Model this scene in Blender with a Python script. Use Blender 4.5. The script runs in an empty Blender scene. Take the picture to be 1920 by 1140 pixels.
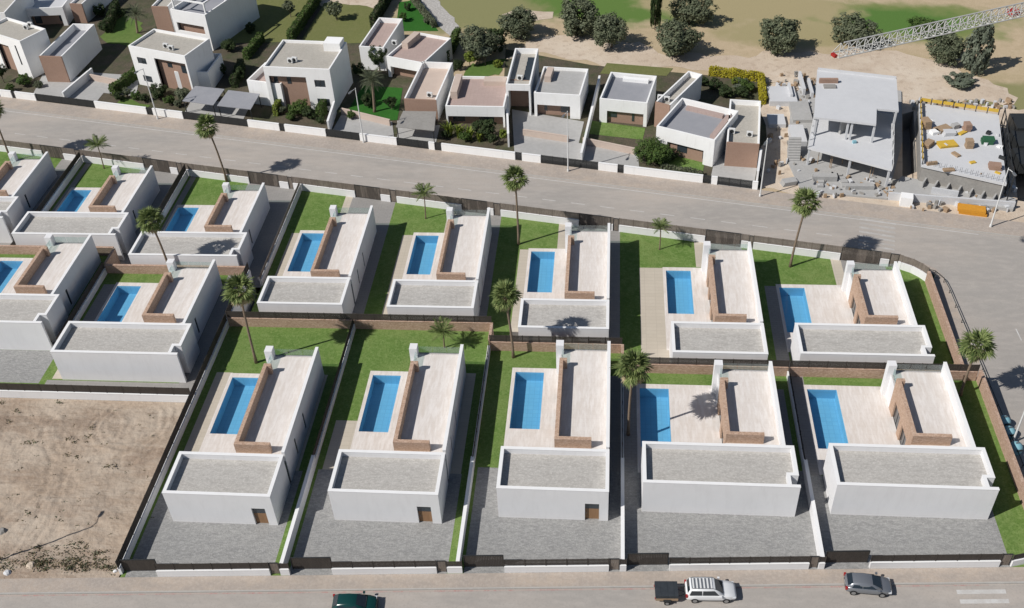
import bpy, math, random
import numpy as np
from mathutils import Vector, Matrix
random.seed(11)
rng = np.random.default_rng(11)
SC = bpy.context.scene
COL = SC.collection

# ------------------------------------------------------------------ camera
FPX, CX, CY = 1957.0, 960.0, 570.0           # focal length and centre in photo pixels
CAM_H = 84.0
PITCH, ROLL, YAW = math.radians(40.12), math.radians(-3.207), math.radians(6.6)
def _cam_axes():
    cp, sp = math.cos(PITCH), math.sin(PITCH)
    fw = np.array([0, cp, -sp]); r = np.array([1, 0, 0.]); u = np.cross(r, fw)
    R = np.stack([r*math.cos(ROLL)+u*math.sin(ROLL), -r*math.sin(ROLL)+u*math.cos(ROLL), fw])
    Z = np.array([[math.cos(YAW), -math.sin(YAW), 0], [math.sin(YAW), math.cos(YAW), 0], [0, 0, 1]])
    return R@Z.T
CR = _cam_axes(); CC = np.array([0, 0, CAM_H])
cam_d = bpy.data.cameras.new('camera'); cam = bpy.data.objects.new('camera', cam_d); COL.objects.link(cam)
cam_d.sensor_width = 36.0; cam_d.lens = FPX/1920*36.0; cam_d.clip_end = 3000; cam_d.clip_start = 1
M = Matrix.Identity(4)
for i in range(3):
    M[i][0] = CR[0][i]; M[i][1] = CR[1][i]; M[i][2] = -CR[2][i]; M[i][3] = CC[i]
cam.matrix_world = M
SC.camera = cam

# ------------------------------------------------------------------ light
SUN_AZ, SUN_EL = math.radians(28.5), math.radians(44.0)      # azimuth in which shadows fall
sd = Vector((-math.cos(SUN_AZ)*math.cos(SUN_EL), -math.sin(SUN_AZ)*math.cos(SUN_EL), math.sin(SUN_EL)))
world = bpy.data.worlds.new('World'); SC.world = world; world.use_nodes = True
wn = world.node_tree; bg = wn.nodes['Background']
sky = wn.nodes.new('ShaderNodeTexSky'); sky.sky_type = 'NISHITA'; sky.sun_disc = False
sky.sun_elevation = SUN_EL; sky.sun_rotation = math.atan2(sd.x, sd.y)
sky.air_density = 1.0; sky.dust_density = 0.6; sky.ozone_density = 1.2
wn.links.new(sky.outputs[0], bg.inputs[0]); bg.inputs[1].default_value = 0.057
sun_d = bpy.data.lights.new('sun', 'SUN'); sun_d.energy = 4.6; sun_d.angle = math.radians(0.53); sun_d.color = (1.0, 0.965, 0.915)
sun = bpy.data.objects.new('sun', sun_d); COL.objects.link(sun)
sun.rotation_euler = (-sd).to_track_quat('-Z', 'Y').to_euler(); sun.location = (0, 0, 120)
SC.view_settings.view_transform = 'Standard'; SC.view_settings.look = 'None'
SC.view_settings.exposure = -0.12; SC.view_settings.gamma = 1.0
SC.render.engine = 'CYCLES'; SC.render.resolution_x = 1024; SC.render.resolution_y = 608
SC.cycles.max_bounces = 6; SC.cycles.diffuse_bounces = 2; SC.cycles.transparent_max_bounces = 12

# ------------------------------------------------------------------ pixel -> place
ZU = -2.0                                    # ground of the upper terrace and of the far street
def G(u, v, z=0.0):
    d = np.array([(u-CX)/FPX, -(v-CY)/FPX, 1.0])@CR
    return CC + d*(z-CAM_H)/d[2]
def P(x, y, z=0.0):
    q = CR@(np.array([x, y, z])-CC)
    return CX+FPX*q[0]/q[2], CY-FPX*q[1]/q[2]
def height_at(b, t, z0):
    g = G(b[0], b[1], z0); lo, hi = z0, 60.0
    for _ in range(40):
        m = (lo+hi)/2
        if P(g[0], g[1], m)[1] > t[1]: lo = m
        else: hi = m
    return lo-z0
def street_z(y):                             # the right-hand street climbs towards the camera
    return ZU + (0-ZU)*min(1, max(0, (106.0-y)/42.0))
def GS(u, v):
    z = -1.0
    for _ in range(8):
        g = G(u, v, z); z = street_z(g[1])
    return G(u, v, z)

# ------------------------------------------------------------------ objects
def tag(o, label=None, cat=None, group=None, kind=None):
    if label: o['label'] = label
    if cat: o['category'] = cat
    if group: o['group'] = group
    if kind: o['kind'] = kind
    return o
def empty(name, loc=(0, 0, 0), rz=0.0, label=None, cat=None, group=None):
    o = bpy.data.objects.new(name, None); COL.objects.link(o)
    o.empty_display_size = 0.3
    o.location = loc; o.rotation_euler = (0, 0, rz)
    return tag(o, label, cat, group)
def inst(name, mesh, parent=None, loc=(0, 0, 0), rot=(0, 0, 0), sc=(1, 1, 1)):
    o = bpy.data.objects.new(name, mesh); COL.objects.link(o)
    o.parent = parent; o.location = loc; o.rotation_euler = rot; o.scale = sc
    return o
def copy_tree(o, parent=None):
    c = o.copy(); COL.objects.link(c); c.parent = parent
    for ch in list(o.children): copy_tree(ch, c)
    return c
class MB:
    def __init__(s): s.v = []; s.f = []; s.m = []; s.smooth = False
    def add(s, vs, fs, mi=0):
        n = len(s.v); s.v += [tuple(map(float, p)) for p in vs]
        s.f += [tuple(i+n for i in f) for f in fs]; s.m += [mi]*len(fs); return s
    def box(s, x0, x1, y0, y1, z0, z1, mi=0):
        return s.add([(x0,y0,z0),(x1,y0,z0),(x1,y1,z0),(x0,y1,z0),(x0,y0,z1),(x1,y0,z1),(x1,y1,z1),(x0,y1,z1)],
                     [(3,2,1,0),(4,5,6,7),(0,1,5,4),(1,2,6,5),(2,3,7,6),(3,0,4,7)], mi)
    def prism(s, poly, z0, z1, mi=0):
        n = len(poly); a = sum(poly[i][0]*poly[(i+1)%n][1]-poly[(i+1)%n][0]*poly[i][1] for i in range(n))
        if a < 0: poly = list(reversed(poly))
        zz0 = z0 if hasattr(z0, '__len__') else [z0]*n; zz1 = z1 if hasattr(z1, '__len__') else [z1]*n
        vs = [(p[0],p[1],zz0[i]) for i, p in enumerate(poly)]+[(p[0],p[1],zz1[i]) for i, p in enumerate(poly)]
        fs = [tuple(range(n-1,-1,-1)), tuple(range(n,2*n))]+[(i,(i+1)%n,(i+1)%n+n,i+n) for i in range(n)]
        return s.add(vs, fs, mi)
    def sheet(s, poly, z, mi=0):
        n = len(poly); a = sum(poly[i][0]*poly[(i+1)%n][1]-poly[(i+1)%n][0]*poly[i][1] for i in range(n))
        if a < 0: poly = list(reversed(poly))
        return s.add([(p[0], p[1], z(p[0], p[1]) if callable(z) else z) for p in poly], [tuple(range(n))], mi)
    def obox(s, R, u0, u1, v0, v1, z0, z1, mi=0):
        """box in the frame of a rectangle R = (origin, a, b, w, d)"""
        o, a, b = R[0], R[1], R[2]
        c = [o+a*u+b*v for u, v in ((u0,v0),(u1,v0),(u1,v1),(u0,v1))]
        return s.prism([(p[0], p[1]) for p in c], z0, z1, mi)
    def line(s, p0, p1, t, z0, z1, mi=0, off=0.0):
        p0 = np.array(p0[:2], float); p1 = np.array(p1[:2], float); d = (p1-p0)/np.linalg.norm(p1-p0); n = np.array([-d[1], d[0]])
        a = p0+n*(off-t/2); b = p1+n*(off-t/2); c = p1+n*(off+t/2); e = p0+n*(off+t/2)
        return s.prism([tuple(a), tuple(b), tuple(c), tuple(e)], z0, z1, mi)
    def tube(s, pts, rad, n=8, mi=0, cap=True):
        pts = [np.array(p, float) for p in pts]; rs = rad if hasattr(rad, '__len__') else [rad]*len(pts)
        k = len(s.v); ring = []
        for i, p in enumerate(pts):
            t = pts[min(i+1, len(pts)-1)]-pts[max(i-1, 0)]; t = t/np.linalg.norm(t)
            h = np.array([0,0,1.]) if abs(t[2]) < .9 else np.array([1.,0,0])
            x = np.cross(t, h); x /= np.linalg.norm(x); y = np.cross(t, x)
            ring.append([tuple(p+rs[i]*(x*math.cos(2*math.pi*j/n)+y*math.sin(2*math.pi*j/n))) for j in range(n)])
        vs = [q for r in ring for q in r]
        fs = [(i*n+(j+1)%n, i*n+j, (i+1)*n+j, (i+1)*n+(j+1)%n) for i in range(len(pts)-1) for j in range(n)]
        if cap: fs += [tuple(range(n)), tuple(reversed(range((len(pts)-1)*n, len(pts)*n)))]
        return s.add(vs, fs, mi)
    def bar(s, p0, p1, r, mi=0): return s.tube([p0, p1], r, 4, mi)
    def mesh(s, name, mats, origin=None, rz=0.0):
        me = bpy.data.meshes.new(name)
        v = np.array(s.v, float).reshape(-1, 3)
        if origin is not None:
            v = v-np.array(origin); c, q = math.cos(-rz), math.sin(-rz)
            v = np.stack([v[:,0]*c-v[:,1]*q, v[:,0]*q+v[:,1]*c, v[:,2]], 1)
        me.from_pydata([tuple(p) for p in v], [], s.f); 
        for m in (mats if isinstance(mats, (list, tuple)) else [mats]): me.materials.append(m)
        if any(s.m): me.polygons.foreach_set('material_index', s.m)
        if s.smooth: me.polygons.foreach_set('use_smooth', [True]*len(s.f))
        me.update(); return me
    def build(s, name, mats, parent=None, world=True):
        """verts given in world space when world=True and parent is a top-level empty"""
        if parent is not None and world:
            root = parent; loc = Vector((0,0,0)); chain = []
            while root is not None: chain.append(root); root = root.parent
            top = chain[-1]
            off = sum((c.location for c in chain[:-1]), Vector((0,0,0)))
            me = s.mesh(name, mats, (top.location.x, top.location.y, top.location.z), top.rotation_euler.z)
            o = inst(name, me, parent)
            o.location = -off
        else:
            o = inst(name, s.mesh(name, mats), parent)
        return o
def box_at(name, mat, parent, *b):
    return MB().box(*b).build(name, mat, parent, world=False)

# ------------------------------------------------------------------ materials
def srgb(r, g, b): return tuple(((c/255+0.055)/1.055)**2.4 if c/255 > .04045 else c/255/12.92 for c in (r, g, b))
MT = {}
def mat(name, col, rough=0.85, var=(), bump=None, spec=0.3, metal=0.0, brick=None, streak=None, extra=None):
    """var: list of (scale, strength, colour) noise layers in world space"""
    m = bpy.data.materials.new(name); m.use_nodes = True; nt = m.node_tree; N = nt.nodes; L = nt.links
    bs = N['Principled BSDF']; bs.inputs['Roughness'].default_value = rough
    bs.inputs['Specular IOR Level'].default_value = spec; bs.inputs['Metallic'].default_value = metal
    geo = N.new('ShaderNodeNewGeometry')
    cur = None
    rgb = N.new('ShaderNodeRGB'); rgb.outputs[0].default_value = (*col, 1); cur = rgb.outputs[0]
    if brick:
        bt = N.new('ShaderNodeTexBrick'); mp = N.new('ShaderNodeMapping'); L.new(geo.outputs['Position'], mp.inputs[0])
        mp.inputs['Rotation'].default_value = brick.get('rot', (0, 0, 0)); mp.inputs['Scale'].default_value = (1, 1, 1)
        L.new(mp.outputs[0], bt.inputs[0])
        bt.inputs['Color1'].default_value = (*brick['c1'], 1); bt.inputs['Color2'].default_value = (*brick['c2'], 1); bt.inputs['Mortar'].default_value = (*brick['m'], 1)
        bt.inputs['Scale'].default_value = 1; bt.inputs['Brick Width'].default_value = brick['w']; bt.inputs['Row Height'].default_value = brick['h']
        bt.inputs['Mortar Size'].default_value = brick.get('ms', .02); bt.offset = brick.get('off', .5)
        cur = bt.outputs[0]
    for i, lay in enumerate(var):
        sc, st, c2 = lay[:3]; stretch = lay[3] if len(lay) > 3 else (1, 1, 1); lohi = lay[4] if len(lay) > 4 else (.38, .66)
        nz = N.new('ShaderNodeTexNoise'); nz.inputs['Scale'].default_value = sc; nz.inputs['Detail'].default_value = 5; nz.inputs['Roughness'].default_value = .6
        mp = N.new('ShaderNodeMapping'); mp.inputs['Scale'].default_value = stretch; mp.inputs['Location'].default_value = (i*7.3, i*3.1, 0)
        L.new(geo.outputs['Position'], mp.inputs[0]); L.new(mp.outputs[0], nz.inputs['Vector'])
        rp = N.new('ShaderNodeMapRange'); rp.inputs[1].default_value = lohi[0]; rp.inputs[2].default_value = lohi[1]; rp.inputs[3].default_value = 0; rp.inputs[4].default_value = st
        L.new(nz.outputs[0], rp.inputs[0])
        mx = N.new('ShaderNodeMix'); mx.data_type = 'RGBA'
        L.new(rp.outputs[0], mx.inputs[0]); L.new(cur, mx.inputs[6]); mx.inputs[7].default_value = (*c2, 1); cur = mx.outputs[2]
    L.new(cur, bs.inputs['Base Color'])
    if bump:
        nz = N.new('ShaderNodeTexNoise'); nz.inputs['Scale'].default_value = bump[0]; nz.inputs['Detail'].default_value = 4
        L.new(geo.outputs['Position'], nz.inputs['Vector']); bp = N.new('ShaderNodeBump'); bp.inputs['Strength'].default_value = bump[1]; bp.inputs['Distance'].default_value = bump[2]
        L.new(nz.outputs[0], bp.inputs['Height']); L.new(bp.outputs[0], bs.inputs['Normal'])
    MT[name] = m; return m
mat('plaster', (.80, .795, .80), .9, [(.35, .30, (.71, .705, .71)), (2.0, .25, (.66, .65, .65), (1, 1, .2), (.5, .7))], bump=(14, .12, .02))
mat('plaster_old', (.90, .895, .885), .9, [(.5, .3, (.80, .785, .76)), (3, .3, (.64, .62, .59), (1, 1, .15), (.55, .75))], bump=(12, .15, .02))
mat('coping', (.84, .835, .83), .8, [(1.2, .3, (.74, .73, .72))])
mat('roof_gravel', (.48, .46, .43), .95, [(.4, .5, (.42, .40, .37), (1, 1, 1)), (1.6, .7, (.37, .35, .325), (.5, 1.6, 1), (.44, .62)), (4, .7, (.60, .575, .54), (.8, 1.3, 1), (.47, .66)), (8, .6, (.31, .295, .27), (1, 1, 1), (.5, .7))], bump=(9, .5, .05))
mat('roof_gravel_old', (.45, .42, .37), .95, [(.4, .5, (.36, .335, .29)), (2.5, .5, (.30, .28, .24)), (9, .5, (.56, .53, .48))], bump=(14, .6, .05))
mat('yard_gravel', (.30, .298, .29), .95, [(.2, .6, (.345, .338, .325)), (1.2, .7, (.24, .238, .235), (.6, 1.4, 1), (.42, .6)), (3.2, .8, (.40, .395, .385), (.7, 1.3, 1), (.45, .65)), (7, .7, (.19, .19, .188), (1, 1, 1), (.48, .7))], bump=(8, .6, .06))
mat('deck_tile', (.70, .65, .61), .7, [(.7, .7, (.63, .565, .51), (2.2, .35, 1)), (1.8, .7, (.78, .74, .71), (1.8, .3, 1), (.44, .62)), (5, .3, (.56, .50, .45), (1.6, .5, 1), (.5, .7))], brick=dict(c1=(.71,.66,.62), c2=(.68,.63,.59), m=(.60,.55,.51), w=1.2, h=.6, ms=.012), bump=(10, .08, .01))
mat('patio_tile', (.53, .47, .385), .8, [(.5, .4, (.47, .415, .335)), (5, .25, (.60, .545, .46))], brick=dict(c1=(.545,.485,.40), c2=(.51,.452,.372), m=(.42,.37,.30), w=1.3, h=.65, ms=.02, off=0.0), bump=(12, .1, .01))
mat('paver', (.30, .285, .27), .9, [(.4, .4, (.26, .25, .24)), (4, .3, (.36, .345, .33))], brick=dict(c1=(.31,.295,.28), c2=(.28,.268,.255), m=(.22,.21,.2), w=.8, h=.4, ms=.02), bump=(12, .2, .02))
mat('lawn', (.14, .225, .058), .95, [(.12, .8, (.185, .245, .08), (1, 1, 1), (.42, .6)), (.55, .7, (.105, .185, .042), (1, 1, 1), (.44, .62)), (2.2, .8, (.205, .285, .095), (1, 1, 1), (.46, .66)), (5.5, .8, (.08, .145, .03), (1, 1, 1), (.48, .68))], bump=(18, .5, .04), spec=.1)
mat('verge', (.22, .31, .07), .95, [(1.5, .6, (.11, .17, .03)), (9, .5, (.22, .27, .07))], bump=(22, .8, .06), spec=.1)
mat('brick_wall', (.46, .315, .235), .9, [(.7, .5, (.33, .21, .145)), (2.6, .8, (.57, .42, .33), (1, 1, 2.5), (.44, .62)), (6, .8, (.29, .185, .135), (1, 1, 2.2), (.48, .66))], bump=(9, .5, .03))
mat('brick_facade', (.50, .345, .25), .9, [(.6, .6, (.43, .285, .20)), (2.6, .8, (.60, .445, .34), (1, 1, 2.5), (.44, .62)), (6, .8, (.33, .21, .15), (1, 1, 2.2), (.48, .66))], bump=(9, .5, .03))
mat('brick_old', (.36, .235, .175), .9, [(.6, .4, (.31, .20, .15)), (4, .4, (.43, .30, .235)), (12, .4, (.26, .165, .125))], bump=(9, .5, .03))
mat('slat_dark', (.062, .052, .045), .8, [(3, .5, (.085, .072, .062), (1, 1, .2)), (9, .5, (.04, .034, .03), (1, 1, .2))])
mat('slat_brown', (.215, .18, .152), .8, [(.9, .6, (.29, .245, .21), (1, 1, .2), (.45, .6)), (6, .6, (.12, .098, .083), (1, 1, .2))])
mat('slat_gate', (.10, .085, .073), .8, [(1.5, .7, (.23, .195, .165), (1, 1, .1), (.5, .58)), (7, .6, (.06, .05, .043), (1, 1, .2))])
mat('wood_door', (.30, .175, .095), .6, [(2, .5, (.22, .125, .065), (4, 4, .4))])
mat('dark_metal', (.045, .048, .05), .5, [(3, .3, (.07, .07, .07))], metal=.4)
mat('grey_metal', (.30, .31, .32), .45, [(4, .3, (.22, .225, .23))], metal=.6)
mat('white_metal', (.74, .74, .73), .5, [(3, .35, (.6, .6, .58))])
mat('asphalt', (.375, .348, .32), .9, [(.045, .9, (.47, .415, .365), (.6, 1.6, 1), (.42, .6)), (.28, .7, (.345, .32, .295), (.35, 1.8, 1)), (1.1, .5, (.47, .43, .39), (.5, 1.4, 1), (.45, .68)), (5, .45, (.30, .278, .255), (1, 1, 1), (.5, .72))], bump=(9, .3, .02))
mat('sidewalk', (.40, .355, .31), .9, [(.12, .8, (.47, .39, .32), (1, 1, 1), (.42, .6)), (.9, .7, (.36, .315, .28), (.6, 1, 1), (.42, .62)), (3, .6, (.50, .44, .385), (1, 1, 1), (.46, .66)), (7, .5, (.31, .27, .235), (1, 1, 1), (.5, .7))], brick=dict(c1=(.43,.37,.32), c2=(.41,.35,.30), m=(.37,.32,.275), w=.6, h=.6, ms=.02, off=0.0), bump=(9, .25, .02))
mat('kerb', (.44, .42, .39), .9, [(1, .5, (.36, .34, .31)), (6, .3, (.5, .48, .45))])
mat('paint_white', (.60, .59, .57), .8, [(1.0, .5, (.46, .43, .40), (1, 1, 1), (.42, .62)), (5, .4, (.44, .41, .385), (1, 1, 1), (.5, .7))])
mat('paint_worn', (.50, .485, .46), .8, [(.8, .8, (.41, .38, .35), (1, 1, 1), (.40, .6)), (5, .6, (.40, .37, .34), (1, 1, 1), (.48, .68))])
mat('crane_metal', (.52, .52, .50), .6, [(2, .5, (.40, .40, .385))])
mat('paint_red', (.42, .20, .19), .8, [(1.5, .9, (.42, .37, .33), (1, 1, 1), (.36, .56)), (6, .7, (.42, .36, .32))])
mat('dirt', (.40, .315, .24), .97, [(.05, 1.0, (.50, .425, .345), (1, 1, 1), (.45, .6)), (.14, .8, (.29, .215, .16), (.6, 1.6, 1), (.47, .62)), (.5, .6, (.49, .415, .335), (.4, 1.8, 1), (.47, .66)), (1.6, .55, (.25, .18, .13), (.4, 1.8, 1), (.54, .68)), (4, .3, (.50, .42, .34), (.7, 1.3, 1), (.5, .68))], bump=(2.2, .8, .15))
mat('sand', (.58, .475, .37), .97, [(.05, .7, (.46, .36, .27), (1, 1, 1), (.42, .6)), (.22, .7, (.66, .57, .465), (1, 1, 1), (.45, .62)), (.9, .7, (.38, .285, .21), (1, 1, 1), (.52, .68)), (4, .5, (.64, .545, .44))], bump=(4, .6, .1))
mat('golf', (.49, .385, .255), .97, [(.03, .7, (.36, .305, .165), (1, 1.8, 1), (.5, .64)), (.12, .6, (.55, .435, .30)), (.8, .5, (.38, .30, .18)), (4, .45, (.54, .44, .31))], bump=(6, .7, .08), spec=.1)
mat('fairway', (.11, .18, .045), .97, [(.1, .8, (.18, .22, .075)), (1, .5, (.07, .125, .028)), (5, .4, (.12, .19, .05))], bump=(10, .7, .06), spec=.1)
mat('garden_lawn', (.16, .175, .06), .97, [(.3, .6, (.20, .195, .085)), (1.6, .5, (.11, .14, .04)), (7, .5, (.22, .215, .1))], bump=(14, .8, .06), spec=.1)
mat('green_turf', (.035, .135, .022), .97, [(.6, .5, (.05, .16, .03)), (5, .5, (.022, .09, .015))], bump=(18, .8, .05), spec=.1)
mat('soil', (.10, .085, .06), .97, [(.25, .8, (.06, .085, .03), (1, 1, 1), (.42, .58)), (.8, .6, (.16, .125, .09)), (4, .6, (.05, .045, .032))], bump=(6, .8, .1))
mat('concrete', (.40, .395, .385), .9, [(.3, .6, (.47, .46, .45)), (1.7, .5, (.33, .325, .315)), (8, .35, (.46, .455, .44))], bump=(9, .3, .03))
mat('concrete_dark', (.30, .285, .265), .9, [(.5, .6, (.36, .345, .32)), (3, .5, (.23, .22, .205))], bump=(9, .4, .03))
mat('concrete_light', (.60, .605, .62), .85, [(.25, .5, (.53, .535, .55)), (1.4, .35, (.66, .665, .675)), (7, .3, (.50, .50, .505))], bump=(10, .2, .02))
mat('beige_wall', (.56, .455, .385), .9, [(.7, .5, (.49, .39, .33)), (5, .3, (.62, .52, .45))])
mat('terrace_red', (.44, .335, .30), .9, [(.6, .5, (.38, .285, .255)), (4, .3, (.5, .4, .365))], brick=dict(c1=(.45,.345,.31), c2=(.42,.32,.285), m=(.36,.27,.24), w=.6, h=.6, ms=.02, off=0.0))
mat('terrace_grey', (.30, .305, .33), .9, [(.6, .5, (.36, .36, .38)), (5, .3, (.24, .245, .265))])
mat('grey_stone', (.42, .40, .375), .95, [(.7, .6, (.34, .32, .295)), (2.5, .8, (.55, .53, .5), (1, 1, 1), (.45, .6))], bump=(4, .8, .08))
mat('yellow', (.62, .40, .045), .7, [(2, .5, (.48, .31, .05)), (8, .4, (.70, .5, .12))])
mat('orange', (.66, .30, .03), .7, [(3, .5, (.5, .22, .03))])
mat('timber', (.36, .255, .165), .85, [(2, .5, (.27, .185, .115)), (7, .4, (.45, .33, .22))])
mat('green_plastic', (.03, .11, .055), .6, [(4, .3, (.045, .14, .07))])
mat('teal_plastic', (.012, .06, .055), .6, [(4, .3, (.02, .08, .07))])
mat('blue_plastic', (.22, .44, .52), .5, [(3, .35, (.30, .52, .58))])
mat('red_paint', (.38, .025, .02), .5, [(4, .3, (.28, .03, .025))])
mat('pool_tile', (.17, .46, .68), .5, [(.4, .25, (.2, .5, .72))], brick=dict(c1=(.165,.455,.675), c2=(.185,.485,.70), m=(.15,.40,.61), w=.6, h=.6, ms=.03, off=0.0))
mat('bark', (.16, .125, .095), .95, [(3, .6, (.10, .078, .06), (1, 1, 3)), (10, .4, (.22, .175, .135))], bump=(12, .8, .04))
mat('palm_bark', (.235, .175, .125), .95, [(6, .7, (.14, .10, .072), (.3, .3, 3)), (14, .5, (.32, .245, .18), (.3, .3, 2))], bump=(14, .9, .04))
mat('tyre', (.018, .018, .019), .85, [(9, .3, (.03, .03, .03))])
mat('rim', (.45, .46, .47), .35, [(6, .2, (.35, .36, .37))], metal=.8)
mat('car_white', (.76, .77, .78), .25, [(1, .15, (.7, .71, .72))], spec=.6)
mat('car_grey', (.27, .285, .31), .28, [(1, .2, (.23, .245, .27))], spec=.6, metal=.5)
mat('car_green', (.006, .045, .042), .22, [(1, .3, (.008, .055, .05))], spec=.6)
mat('trailer_cover', (.035, .042, .05), .6, [(2, .5, (.055, .062, .07)), (9, .3, (.025, .03, .036))])
mat('lamp_red', (.35, .012, .012), .25, [(9, .2, (.45, .03, .03))], spec=.6)
mat('lamp_clear', (.75, .77, .8), .15, [(9, .2, (.6, .62, .66))], spec=.7)
def leaf_mat(name, col, col2, tr=.25):
    m = bpy.data.materials.new(name); m.use_nodes = True; nt = m.node_tree; N = nt.nodes; L = nt.links
    bs = N['Principled BSDF']; bs.inputs['Roughness'].default_value = .65; bs.inputs['Specular IOR Level'].default_value = .25
    geo = N.new('ShaderNodeNewGeometry')
    nz = N.new('ShaderNodeTexNoise'); nz.inputs['Scale'].default_value = 1.1; nz.inputs['Detail'].default_value = 3; L.new(geo.outputs['Position'], nz.inputs['Vector'])
    rr = N.new('ShaderNodeMath'); rr.operation = 'ADD'; L.new(nz.outputs[0], rr.inputs[0])
    mul = N.new('ShaderNodeMath'); mul.operation = 'MULTIPLY'; L.new(geo.outputs['Random Per Island'], mul.inputs[0]); mul.inputs[1].default_value = .55; L.new(mul.outputs[0], rr.inputs[1])
    rp = N.new('ShaderNodeMapRange'); rp.inputs[1].default_value = .35; rp.inputs[2].default_value = 1.1; L.new(rr.outputs[0], rp.inputs[0])
    mx = N.new('ShaderNodeMix'); mx.data_type = 'RGBA'; mx.inputs[6].default_value = (*col, 1); mx.inputs[7].default_value = (*col2, 1); L.new(rp.outputs[0], mx.inputs[0])
    L.new(mx.outputs[2], bs.inputs['Base Color'])
    tl = N.new('ShaderNodeBsdfTranslucent'); L.new(mx.outputs[2], tl.inputs[0]); ms = N.new('ShaderNodeMixShader'); ms.inputs[0].default_value = tr
    L.new(bs.outputs[0], ms.inputs[1]); L.new(tl.outputs[0], ms.inputs[2]); L.new(ms.outputs[0], N['Material Output'].inputs[0]); MT[name] = m
leaf_mat('leaf_olive', (.065, .085, .048), (.20, .22, .135))
leaf_mat('leaf_dark', (.02, .038, .014), (.07, .10, .035))
leaf_mat('leaf_green', (.035, .075, .016), (.12, .18, .045))
leaf_mat('leaf_bright', (.10, .16, .02), (.24, .28, .05))
leaf_mat('leaf_yellow', (.30, .27, .015), (.50, .43, .04))
leaf_mat('leaf_grey', (.10, .125, .09), (.20, .225, .165))
leaf_mat('palm_green', (.06, .105, .028), (.26, .31, .115))
leaf_mat('palm_dry', (.30, .24, .13), (.56, .47, .29))
leaf_mat('grass_dry', (.10, .085, .045), (.22, .18, .10))
def glass(name, tint, fac0, rough=.03):
    """clear sheet: tinted transparency with a Fresnel reflection"""
    m = bpy.data.materials.new(name); m.use_nodes = True; nt = m.node_tree; N = nt.nodes; L = nt.links
    N.remove(N['Principled BSDF']); tr = N.new('ShaderNodeBsdfTransparent'); tr.inputs[0].default_value = (*tint, 1)
    gl = N.new('ShaderNodeBsdfGlossy'); gl.inputs['Roughness'].default_value = rough; gl.inputs['Color'].default_value = (.9, .95, 1, 1)
    lw = N.new('ShaderNodeLayerWeight'); lw.inputs[0].default_value = .25; fr = N.new('ShaderNodeMath'); fr.operation = 'MULTIPLY_ADD'
    L.new(lw.outputs['Facing'], fr.inputs[0]); fr.inputs[1].default_value = .25; fr.inputs[2].default_value = fac0*.35
    if name == 'water':
        geo = N.new('ShaderNodeNewGeometry'); nz = N.new('ShaderNodeTexNoise'); nz.inputs['Scale'].default_value = 2.5; L.new(geo.outputs['Position'], nz.inputs['Vector'])
        bp = N.new('ShaderNodeBump'); bp.inputs['Strength'].default_value = .12; bp.inputs['Distance'].default_value = .05; L.new(nz.outputs[0], bp.inputs['Height']); L.new(bp.outputs[0], gl.inputs['Normal'])
    ms = N.new('ShaderNodeMixShader'); L.new(fr.outputs[0], ms.inputs[0]); L.new(tr.outputs[0], ms.inputs[1]); L.new(gl.outputs[0], ms.inputs[2]); L.new(ms.outputs[0], N['Material Output'].inputs[0]); MT[name] = m
glass('water', (.90, .96, .985), .10)
glass('clear_glass', (.84, .91, .895), .16)
mat('window_glass', (.035, .045, .055), .06, [(1, .3, (.05, .06, .07))], spec=.8)
mat('car_glass', (.02, .028, .035), .05, [(1, .3, (.03, .04, .05))], spec=.9)
mat('blind', (.35, .34, .33), .7, [(1, .3, (.28, .27, .26))])

def add_patches(name, patches):
    """soft-edged patches of another ground cover inside one sheet: (centre, radii, turn, colour)"""
    m = MT[name]; nt = m.node_tree; N = nt.nodes; L = nt.links; bs = N['Principled BSDF']; cur = bs.inputs['Base Color'].links[0].from_socket
    geo = N.new('ShaderNodeNewGeometry')
    nz = N.new('ShaderNodeTexNoise'); nz.inputs['Scale'].default_value = .22; nz.inputs['Detail'].default_value = 6; L.new(geo.outputs['Position'], nz.inputs['Vector'])
    for (cx, cy), (rx, ry), rz, col in patches:
        mp = N.new('ShaderNodeMapping'); mp.vector_type = 'TEXTURE'; mp.inputs['Location'].default_value = (cx, cy, ZU); mp.inputs['Rotation'].default_value = (0, 0, rz); mp.inputs['Scale'].default_value = (rx, ry, 10)
        L.new(geo.outputs['Position'], mp.inputs[0]); ln = N.new('ShaderNodeVectorMath'); ln.operation = 'LENGTH'; L.new(mp.outputs[0], ln.inputs[0])
        ad = N.new('ShaderNodeMath'); ad.operation = 'MULTIPLY_ADD'; L.new(nz.outputs[0], ad.inputs[0]); ad.inputs[1].default_value = .9; L.new(ln.outputs['Value'], ad.inputs[2])
        rp = N.new('ShaderNodeMapRange'); rp.interpolation_type = 'SMOOTHSTEP'; rp.inputs[1].default_value = 1.55; rp.inputs[2].default_value = 1.15; L.new(ad.outputs[0], rp.inputs[0])
        mx = N.new('ShaderNodeMix'); mx.data_type = 'RGBA'; L.new(rp.outputs[0], mx.inputs[0]); L.new(cur, mx.inputs[6]); mx.inputs[7].default_value = (*col, 1); cur = mx.outputs[2]
    L.new(cur, bs.inputs['Base Color'])
def _c(u, v): g = G(u, v, ZU); return (g[0], g[1])
add_patches('golf', [(_c(1110, -6), (42, 12), -.15, (.12, .20, .05)), (_c(1640, 38), (26, 9), -.1, (.20, .235, .085)), (_c(1665, 38), (15, 6), -.1, (.10, .19, .045)), (_c(1480, 62), (16, 6), -.1, (.36, .31, .17)), (_c(880, 15), (15, 12), .1, (.25, .245, .115)), (_c(1880, 185), (12, 6), -.2, (.26, .25, .12)), (_c(1400, 10), (22, 9), -.1, (.38, .32, .18)), (_c(1150, 88), (5, 3), -.1, (.30, .21, .15))])
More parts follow.
